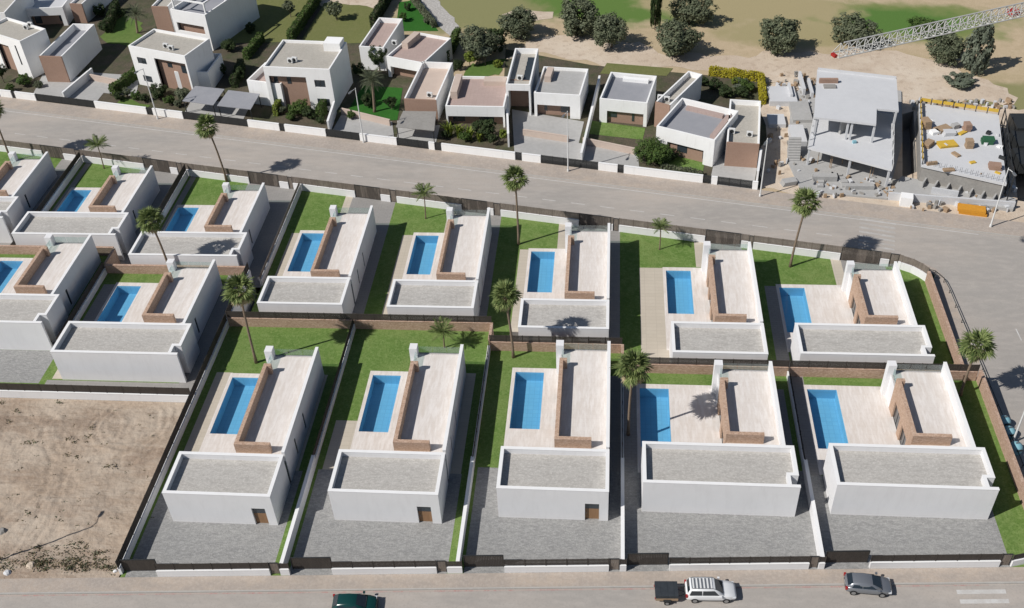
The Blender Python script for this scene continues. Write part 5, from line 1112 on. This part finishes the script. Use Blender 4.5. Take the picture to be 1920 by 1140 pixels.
def tree(name, base, box, m, label, cat='tree', group=None, z0=None, shape='round', seed=1, trunk=True, leaf=.30, dens=1.0, z_lift=None):
    """base px and crown box px (u0,u1,v0,v1) -> a tree of the size the photo shows"""
    z0 = ZU if z0 is None else z0
    g = G(*base, z0); depth = CR[2]@(g-CC); ppm = FPX/depth
    w = (box[1]-box[0])/ppm; 
    top = height_at(base, ((box[0]+box[1])/2, box[2]), z0); 
    rx = w/2*.92
    if shape == 'cone': cz = top*.55; rz = top*.47
    else: top = max(top-rx*.25, .8); rz = min(rx*.9, top*.48); cz = top-rz
    key = (m, shape, seed % 3, rx > 2.4)
    if key not in CROWN:
        sc = 3.6 if rx > 2.4 else 1.6
        CROWN[key] = (crown_mesh('crown', seed*13+len(CROWN), sc, sc, int((150 if rx > 2.4 else 70)*dens), 42, leaf if rx > 2.4 else leaf*.72, m, shape), sc)
    me, sc = CROWN[key]
    root = empty(name, (g[0], g[1], z0), random.uniform(0, 6.3), label, cat, group)
    inst('crown', me, root, (0, 0, cz), (0, 0, 0), (rx/sc*.92, rx/sc*.92, rz/sc*.95))
    if trunk: inst('trunk', trunk_mesh('trunk', max(.6, (cz-rz*.3)), max(.08, rx*.06), seed, 5, rx*.5), root)
    return root
gt = 'trees on the golf course'
for b, bx, m, lab, sh, sd in (((972, 68), (936, 1010, 8, 70), 'leaf_olive', 'olive-green tree at the sand behind the garage court, near the cart path trees', 'round', 1), ((1088, 64), (1042, 1132, -12, 66), 'leaf_olive', 'large olive-green tree on the edge of the sand, beside a smaller one', 'round', 2),
    ((1146, 90), (1112, 1182, 18, 80), 'leaf_olive', 'smaller olive-green tree leaning over the sand beside the large one', 'round', 3), ((1268, 106), (1224, 1312, 36, 104), 'leaf_olive', 'broad olive-green tree at the foot of the slim cypress', 'round', 4),
    ((1292, 44), (1258, 1336, -14, 42), 'leaf_olive', 'olive-green tree behind the slim cypress', 'round', 5), ((1228, 56), (1218, 1242, -60, 50), 'leaf_dark', 'slim tall cypress on the golf course', 'cone', 6),
    ((1462, 100), (1411, 1496, 26, 100), 'leaf_olive', 'round olive-green tree between the cypress and the crane tip', 'round', 7), ((1594, 82), (1554, 1636, 22, 82), 'leaf_olive', 'round olive-green tree just behind the crane tip', 'round', 8),
    ((1738, 66), (1700, 1772, 32, 62), 'leaf_green', 'green tree half hidden behind the crane jib', 'round', 9), ((1768, 116), (1730, 1802, 58, 116), 'leaf_olive', 'olive-green tree below the crane jib', 'round', 10),
    ((1824, 134), (1803, 1856, 42, 126), 'leaf_grey', 'pointed grey-green conifer beside the crane jib', 'cone', 12), ((1800, 160), (1782, 1836, 136, 160), 'leaf_grey', 'low grey bush on the sand behind the building site', 'round', 13)):
    tree('golf_tree', b, bx, m, lab, 'tree', gt, shape=sh, seed=sd, trunk=True, leaf=.34)
gg = 'garden trees and bushes'
for b, bx, m, lab, sd in (((900, 112), (866, 945, 46, 118), 'leaf_olive', 'dense tree behind the brick-fronted house near the cart path', 1), ((928, 96), (915, 962, 50, 100), 'leaf_dark', 'dark tree beside the dense tree near the cart path', 2), ((882, 124), (869, 895, 92, 126), 'leaf_bright', 'bright yellow-green bush by the dense tree', 3),
    ((910, 122), (899, 926, 84, 124), 'leaf_grey', 'pale bush between the bright bush and the garage court', 4), ((545, 32), (528, 552, 0, 30), 'leaf_olive', 'small tree on the back lawn of the tall house with the pergola', 5), ((632, 38), (612, 645, 0, 34), 'leaf_olive', 'small tree on the back lawn of the house with stacked windows', 6), ((712, 132), (690, 730, 84, 138), 'leaf_dark', 'dark tree behind the tall feathery palm', 7),
    ((1225, 305), (1195, 1262, 255, 306), 'leaf_green', 'leafy green tree behind the street wall and the brick front', 8), ((935, 125), (925, 945, 110, 128), 'leaf_bright', 'small yellow-green shrub at the shaded garage court', 9), ((565, 215), (548, 585, 186, 216), 'leaf_green', 'round shrub below the stacked windows', 10), ((582, 222), (572, 600, 200, 224), 'leaf_dark', 'dark shrub next to the round one below the stacked windows', 11),
    ((300, 182), (285, 322, 156, 186), 'leaf_dark', 'dark bush in the hedged garden by the brick recess', 1), ((345, 186), (330, 362, 162, 188), 'leaf_olive', 'olive bush beside the dark carport', 2), ((46, 160), (30, 62, 138, 160), 'leaf_green', 'green bush before the slit-window house', 3), ((8, 155), (-6, 20, 118, 158), 'leaf_dark', 'dark bush beside the slit-window house at its street gate', 4),
    ((912, 260), (880, 920, 222, 262), 'leaf_dark', 'dark shrub beside the broad-leaved plants', 5), ((1390, 160), (1340, 1380, 160, 190), 'leaf_grey', 'pale round shrub in the yellow-hedged garden', 6), ((1393, 165), (1384, 1402, 146, 166), 'leaf_green', 'small green ball shrub by the yellow hedge', 7), ((1376, 162), (1366, 1382, 144, 162), 'leaf_bright', 'small pale ball shrub by the yellow hedge', 8), ((945, 268), (936, 956, 240, 270), 'leaf_bright', 'tall yellow-green shrub at the side wall of the garage court', 9), ((228, 30), (214, 236, 14, 40), 'leaf_dark', 'dark shrub on the lawn beside the back palm', 3)):
    tree('garden_tree', b, bx, m, lab, 'tree', gg, seed=sd, leaf=.30)
def shrub_place(u, v):
    for (a, b, c, d), t in (((210, 280, 170, 200), 'in the bed behind the street wall beside the green hedge'), ((300, 340, 180, 210), 'in the bed between the brick recess and the left carport'), ((520, 550, 200, 235), 'in the bed by the stacked windows'), ((590, 610, 220, 240), 'at the side wall below the stacked windows'), ((820, 850, 240, 270), 'beside the olive canopy'),
        ((860, 910, 240, 280), 'among the broad-leaved plants'), ((910, 940, 260, 280), 'by the side wall of the shaded garage court'), ((1310, 1410, 150, 190), 'in the dark garden enclosed by the yellow hedge'), ((1230, 1260, 290, 310), 'below the leafy tree by the brick front'), ((0, 90, 150, 180), 'in front of the slit-window house'), ((650, 670, 210, 230), 'behind the low beige wall by the lamp post'),
        ((680, 745, 190, 210), 'on the turf around the tall date palm'), ((660, 680, 130, 150), 'beside the wall of the house with stacked windows'), ((400, 480, 50, 160), 'in the shade between the carports and the back lawn'), ((730, 810, 10, 60), 'around the bright turf by the cart path'), ((180, 210, 20, 70), 'behind the shaded roof terrace'), ((845, 870, 90, 140), 'by the hedge near the cart path')):
        if a <= u <= b and c <= v <= d: return t
    return 'in the older gardens'
for k, (u, v, w, hh, m) in enumerate(((225, 188, 16, 14, 'leaf_dark'), (240, 182, 14, 14, 'leaf_olive'), (256, 186, 18, 14, 'leaf_green'), (272, 190, 14, 12, 'leaf_dark'), (318, 196, 16, 14, 'leaf_green'), (335, 200, 14, 10, 'leaf_olive'), (545, 226, 16, 12, 'leaf_green'), (602, 232, 14, 12, 'leaf_dark'), (530, 214, 12, 12, 'leaf_olive'),
    (836, 258, 14, 12, 'leaf_dark'), (872, 266, 18, 16, 'leaf_green'), (925, 272, 16, 18, 'leaf_dark'), (895, 250, 16, 20, 'leaf_dark'), (1340, 168, 24, 18, 'leaf_dark'), (1362, 182, 26, 20, 'leaf_dark'), (1390, 182, 22, 18, 'leaf_dark'), (1405, 172, 16, 14, 'leaf_green'), (1320, 160, 20, 14, 'leaf_dark'), (1255, 300, 26, 20, 'leaf_dark'), (1240, 308, 20, 14, 'leaf_green'), (20, 172, 16, 12, 'leaf_green'), (75, 164, 14, 10, 'leaf_olive'), (660, 222, 14, 12, 'leaf_green'), (690, 200, 22, 20, 'leaf_dark'), (735, 205, 20, 22, 'leaf_dark'), (672, 140, 24, 20, 'leaf_dark'), (470, 60, 20, 16, 'leaf_dark'), (430, 96, 24, 20, 'leaf_dark'), (415, 140, 24, 20, 'leaf_dark'), (452, 150, 22, 20, 'leaf_dark'), (755, 40, 14, 14, 'leaf_green'), (765, 20, 12, 12, 'leaf_dark'), (735, 55, 16, 14, 'leaf_dark'), (200, 60, 22, 20, 'leaf_dark'), (188, 30, 24, 20, 'leaf_dark'), (860, 130, 18, 16, 'leaf_dark'), (850, 100, 16, 16, 'leaf_green'), (800, 45, 10, 10, 'leaf_olive'))):
    tree('shrub', (u, v), (u-w/2-2, u+w/2+2, v-hh-4, v), m, {'leaf_dark': 'dark green shrub ', 'leaf_olive': 'olive-green shrub ', 'leaf_green': 'fresh green shrub '}[m]+shrub_place(u, v), 'shrub', 'shrubs in the older gardens', seed=k, leaf=.26)
# hedges: leaf-covered boxes
def hedge(a, b, t, h, m, label, z=None, dens=70):
    z = ZU if z is None else z; a = np.array(a[:2], float); b = np.array(b[:2], float); L_ = float(np.linalg.norm(b-a)); ang = math.atan2(b[1]-a[1], b[0]-a[0])
    root = empty('hedge', (a[0], a[1], z), ang, label, 'hedge', 'garden hedges')
    r = np.random.default_rng(int(L_*100)); n = int(dens*(L_*h*2+L_*t+2*h*t)); pts = []; nr = []
    for _ in range(n):
        k = r.uniform(0, L_*h*2+L_*t+2*h*t); u = r.uniform(0, L_); v = r.uniform(-t/2, t/2); w = r.uniform(0, h)
        if k < L_*h: pts.append((u, -t/2, w)); nr.append((0, -1, .3))
        elif k < 2*L_*h: pts.append((u, t/2, w)); nr.append((0, 1, .3))
        elif k < 2*L_*h+L_*t: pts.append((u, v, h)); nr.append((0, 0, 1))
        else: e = r.integers(0, 2); pts.append((L_*e, v, w)); nr.append((2*e-1, 0, .3))
    pts = np.array(pts)+r.normal(0, .07, (n, 3)); pts[:, 2] += .1*np.sin(pts[:, 0]*1.9)*(pts[:, 2]/h)
    inst('foliage', leaf_mesh('foliage', pts, np.array(nr, float), .2, [m], 3), root)
    box_at('branch_core', MT['bark'], root, .1, L_-.1, -t/2+.14, t/2-.14, 0, h-.15)
for a, b, t, h, m, lab in (((213, 180), (262, 142), 1.0, 1.8, 'leaf_green', 'green hedge between the low beige wall and the brick recess house'), ((545, 80), (598, 2), 1.0, 2.0, 'leaf_green', 'long hedge between the two back lawns'), ((700, 52), (735, -8), 1.0, 2.2, 'leaf_dark', 'dark hedge between the back lawn and the bright turf'), ((815, 52), (768, -6), .8, 1.2, 'leaf_olive', 'low hedge along the cart path'), ((600, 225), (622, 188), .8, 2.2, 'leaf_green', 'narrow hedge beside the stacked windows'), ((518, 218), (527, 196), .7, 1.6, 'leaf_bright', 'short clipped hedge at the terrace wing with the red floor'), ((836, 118), (860, 72), 1.0, 2.2, 'leaf_green', 'hedge behind the low house with pink terraces'), ((462, 112), (492, 76), 1.0, 1.6, 'leaf_green', 'hedge behind the terrace wing with the red floor'), ((440, 165), (455, 128), 1.0, 1.8, 'leaf_dark', 'dark hedge behind the carport next to the red-floored terrace wing'), ((395, 82), (420, 20), 1.2, 2.4, 'leaf_dark', 'dark hedge beside the tall house with the pergola'), ((1330, 140), (1428, 152), .9, 1.4, 'leaf_yellow', 'yellow hedge along the sand'), ((1426, 152), (1430, 196), .9, 1.4, 'leaf_yellow', 'yellow hedge turning the corner towards the street'), ((1240, 318), (1316, 330), .5, .9, 'leaf_olive', 'low hedge behind the white street wall below the brick front'), ((205, 62), (222, 20), 1.0, 2.2, 'leaf_dark', 'dark hedge beside the shaded roof terrace')):
    hedge(G(*a, ZU), G(*b, ZU), t, h, m, lab)

# palms
def fan_frond(name, m, seed, pet=.95, fan=1.1, droop=.25):
    r = np.random.default_rng(seed); mb = MB()
    mb.add([(0, -.03, 0), (0, .03, 0), (pet, .02, -.05), (pet, -.02, -.05)], [(0, 1, 2, 3)])
    n = 15
    for i in range(n):
        an = math.radians(-98+196*i/(n-1))+r.normal(0, .04); L_ = fan*(1-.28*abs(i-(n-1)/2)/((n-1)/2))*r.uniform(.85, 1.1); w = .085
        d = np.array([math.cos(an), math.sin(an)]); nn = np.array([-d[1], d[0]]); o_ = np.array([pet, 0])
        p1 = o_+d*L_*.55; p2 = o_+d*L_; zz = -.05+(.03 if i % 2 else -.03)
        mb.add([(o_[0], o_[1], -.05), (*(p1+nn*w), zz-droop*.25), (*p2, zz-droop*L_*(1.0+r.uniform(0, .6))), (*(p1-nn*w), zz-droop*.25)], [(0, 1, 2, 3)])
    return mb.mesh(name, MT[m])
def pinnate_frond(name, m, seed, L_=2.2, lw=.5, droop=1.0):
    r = np.random.default_rng(seed); mb = MB(); n = 13; pts = []
    for i in range(n+1):
        t = i/n; pts.append(np.array([L_*(t-.12*t*t), 0, L_*(.32*t-.62*droop*t*t)]))
    for i in range(n):
        a, b = pts[i], pts[i+1]; mb.add([(a[0], -.03, a[2]), (a[0], .03, a[2]), (b[0], .02, b[2]), (b[0], -.02, b[2])], [(0, 1, 2, 3)])
        if i < 1: continue
        for s in (1, -1):
            l = lw*math.sin(math.pi*min(1, (i+.8)/(n+.6)))**.6*r.uniform(.85, 1.15); an = math.radians(58-28*i/n); dx, dy = math.cos(an)*l, s*math.sin(an)*l; w = .075; zd = -.28*l
            mb.add([(a[0], s*.02, a[2]), (a[0]+dx*.5+w, dy*.5, a[2]+zd*.35), (a[0]+dx, dy, a[2]+zd), (a[0]+dx*.5-w, dy*.5, a[2]+zd*.35)], [(0, 1, 2, 3)])
    return mb.mesh(name, MT[m])
FAN = [fan_frond('frond', 'palm_green', k) for k in range(3)]; DRY = [fan_frond('dry_frond', 'palm_dry', 10+k, .7, .85, .5) for k in range(2)]
PIN = [pinnate_frond('frond', 'palm_green', k, 2.1, .62, .85) for k in range(3)]; PHX = [pinnate_frond('frond', 'leaf_olive', 20+k, 3.0, .55, .9) for k in range(3)]
def palm(kind, base, crown, z0, size, label, tr_r=.17, seed=0):
    r = random.Random(seed+5); g = G(*base, z0); h = height_at(base, crown, z0)
    lean = (G(crown[0], crown[1], z0+h)-np.array([g[0], g[1], z0+h])); lx, ly = float(lean[0]), 0.0
    lx = max(-.9, min(.9, lx))
    root = empty('palm_tree', (g[0], g[1], z0), 0, label, 'palm tree', 'palm trees in the new gardens' if kind != 'phx' else 'feathery palms of the older gardens')
    pts = [(lx*t**1.6+.05*math.sin(3*t+seed), .05*math.sin(4*t), -.2+(h+.2)*t) for t in (0, .15, .35, .55, .75, .9, 1)]
    rd = [tr_r*1.5, tr_r*1.05, tr_r*.95, tr_r*.9, tr_r*.85, tr_r*.85, tr_r*.8]
    tm = MB(); tm.tube(pts, rd, 10); tm.smooth = True; tm.build('trunk', MT['palm_bark'], root, world=False)
    c = Vector((lx, 0, h-.05))
    if kind == 'fan':
        for i in range(31):
            t = (i+.5)/31; el = math.radians(82-112*t+r.uniform(-8, 8)); inst('frond', FAN[i % 3], root, c+Vector((0, 0, .15*(1-t))), (r.uniform(-.5, .5), -el, i*2.39996+r.uniform(-.2, .2)), (size*r.uniform(.88, 1.1),)*3)
        for i in range(20):
            el = math.radians(-24-34*(i % 3)/2+r.uniform(-8, 8)); inst('dry_frond', DRY[i % 2], root, c+Vector((0, 0, -.25)), (r.uniform(-.6, .6), -el, i*2.39996+r.uniform(-.3, .3)), (size*r.uniform(.85, 1.05),)*3)
    else:
        n, fr_ = (22, PIN) if kind == 'pin' else (44, PHX)
        for i in range(n):
            t = (i+.5)/n; el = math.radians(62-62*t+r.uniform(-6, 6)) if kind == 'pin' else math.radians(75-105*t+r.uniform(-6, 6)); inst('frond', fr_[i % 3], root, c, (r.uniform(-.25, .25), -el, i*2.39996+r.uniform(-.2, .2)), (size*r.uniform(.85, 1.12),)*3)
for b, c_, z0, s, lab in (((1178, 815), (1187, 690), 0, 1.08, 'tall fan palm beside the pool, its shadow across the deck'), ((480, 680), (450, 545), 0, 1.05, 'tall fan palm on the back lawn of the villa beside the dirt lot'), ((962, 670), (947, 556), 0, .95, 'fan palm on the back lawn of the third villa from the dirt lot'), ((973, 458), (965, 336), ZU, .98, 'tall fan palm on the lawn of the villa with the shadowed roof'),
    ((1482, 500), (1512, 380), ZU, 1.05, 'tall fan palm on the lawn near the zebra crossing of the far street'), ((1801, 741), (1832, 650), 0, 1.05, 'fan palm on the narrow lawn beside the side street'), ((320, 511), (281, 414), 0, 1.0, 'fan palm on the narrow lawn behind the villa overlooking the dirt lot'), ((426, 341), (388, 238), ZU, 1.0, 'fan palm with its crown over the far street, near the carports'), ((21, 302), (-14, 205), ZU, 1.0, 'fan palm trunk at the last villa along the far street')):
    palm('fan', b, c_, z0, s, lab, .15, seed=int(b[0]))
for b, c_, z0, s, lab in (((195, 316), (183, 272), ZU, 1.0, 'small feathery palm at the far street fence above a lawn corner'), ((798, 410), (795, 362), ZU, 1.0, 'small feathery palm on the lawn between two grey driveways'), ((1237, 468), (1238, 425), ZU, .78, 'small feathery palm on the lawn behind the widest tiled patio'), ((834, 652), (830, 622), 0, .95, 'small feathery palm on the back lawn of the second villa from the dirt lot')):
    palm('pin', b, c_, z0, s, lab, .09, seed=int(b[0]))
for b, c_, s, lab in (((703, 210), (697, 150), .92, 'tall feathery date palm in front of the low beige wall'), ((258, 62), (254, 26), .8, 'feathery date palm on the lawn behind the shaded roof terrace')):
    palm('phx', b, c_, ZU, s, lab, .22, seed=int(b[0]))
# broad-leaved plants in the garden beside the olive canopy
def blades(px, n, h, label, m='leaf_bright', z0=None, name='garden_plant'):
    z0 = ZU if z0 is None else z0
    g = G(*px, z0); root = empty(name, (g[0], g[1], z0), 0, label, 'plant', 'broad-leaved garden plants'); r = np.random.default_rng(int(px[0])); mb = MB()
    for i in range(n):
        an = r.uniform(0, 6.28); L_ = h*r.uniform(.7, 1.1); sp_ = r.uniform(.25, .7); w = .16; d = np.array([math.cos(an), math.sin(an)]); nn = np.array([-d[1], d[0]])
        p0 = np.array([r.normal(0, .25), r.normal(0, .25)]); p1 = p0+d*sp_*L_*.5; p2 = p0+d*sp_*L_
        mb.add([(*(p0-nn*.04), 0), (*(p0+nn*.04), 0), (*(p1+nn*w), L_*.75), (*(p1-nn*w), L_*.75), (*p2, L_*.95)], [(0, 1, 2, 3), (3, 2, 4)])
    mb.build('leaves', MT[m], root, world=False)
    MB().tube([(0, 0, -.1), (.05, 0, h*.3)], [.12, .06], 6).build('stem', MT['bark'], root, world=False)
for px, n, h, lab in (((845, 255), 26, 2.6, 'yellow-green broad-leaved plant nearest the olive canopy'), ((862, 258), 28, 2.4, 'broad-leaved plant in the middle of the street-side bed'), ((880, 262), 24, 2.2, 'broad-leaved plant beside the dark shrub'), ((898, 264), 22, 1.8, 'broad-leaved plant at the side wall beyond the dark shrub')): blades(px, n, h, lab)
# dry weeds and debris on the dirt lot and its street edge
r_ = np.random.default_rng(4); pts = []; nr = []
def tuft(u, v, n, s, hh):
    g = G(u, v, 0.05)
    for _ in range(n):
        p = g+np.array([r_.normal(0, s), r_.normal(0, s*.8), 0]); pts.append((p[0], p[1], .05+dirt_height(p[0], p[1])+abs(r_.normal(0, hh)))); nr.append(r_.normal(0, 1, 3)+np.array([0, 0, .6]))
for _ in range(120):
    u_ = r_.choice([15, 60, 85, 130, 150, 185, 205])+r_.normal(0, 16); tuft(min(u_, 216), 1068-abs(r_.normal(0, 20)), int(r_.integers(6, 26)), r_.uniform(.12, .4), .10)
for u, v in ((128, 824), (140, 830), (126, 853), (145, 857), (172, 802), (168, 818), (112, 755), (3, 755), (30, 770), (15, 790), (48, 832), (200, 876), (216, 874), (55, 965), (62, 830)): tuft(u, v, 26, .22, .07)
for _ in range(60): tuft(r_.uniform(0, 300), r_.uniform(770, 1000), 5, .12, .04)
me = leaf_mesh('dry_weeds', np.array(pts), np.array(nr), .13, ['grass_dry', 'leaf_olive'], 9, mi=[int(x) for x in (r_.uniform(0, 1, len(pts)) > .6)])
tag(inst('dry_weeds', me), 'dry weeds and tufts scattered over the bare dirt lot', 'weeds', kind='stuff')
# stones on the lot edge
for k, (u, v, s, lab) in enumerate(((14, 1074, .38, 'pale concrete block at the street edge of the dirt lot'), (216, 1071, .22, 'white stone at the corner post of the dirt lot'), (58, 1060, .5, 'brown earth clod among the weeds of the dirt lot'), (4, 996, .5, 'dark stone lying on the open dirt lot'))):
    g = G(u, v, 0); rr2 = np.random.default_rng(k); mb = MB(); n = 10
    ring = [[(s*(.9-.25*j)*(1+rr2.uniform(-.2, .2))*math.cos(6.283*i/n)*1.2, s*(.9-.25*j)*(1+rr2.uniform(-.2, .2))*math.sin(6.283*i/n), [-.1, .25, .42][j]*s*1.3) for i in range(n)] for j in range(3)]
    vs = [p for q in ring for p in q]; fs = [(j*n+i, j*n+(i+1)%n, (j+1)*n+(i+1)%n, (j+1)*n+i) for j in range(2) for i in range(n)]+[tuple(range(2*n, 3*n))]
    mb.add(vs, fs); o = mb.build('stone', MT[['concrete_light', 'plaster', 'sand', 'concrete_dark'][k]]); o.location = (g[0], g[1], .03); tag(o, lab, 'stone')
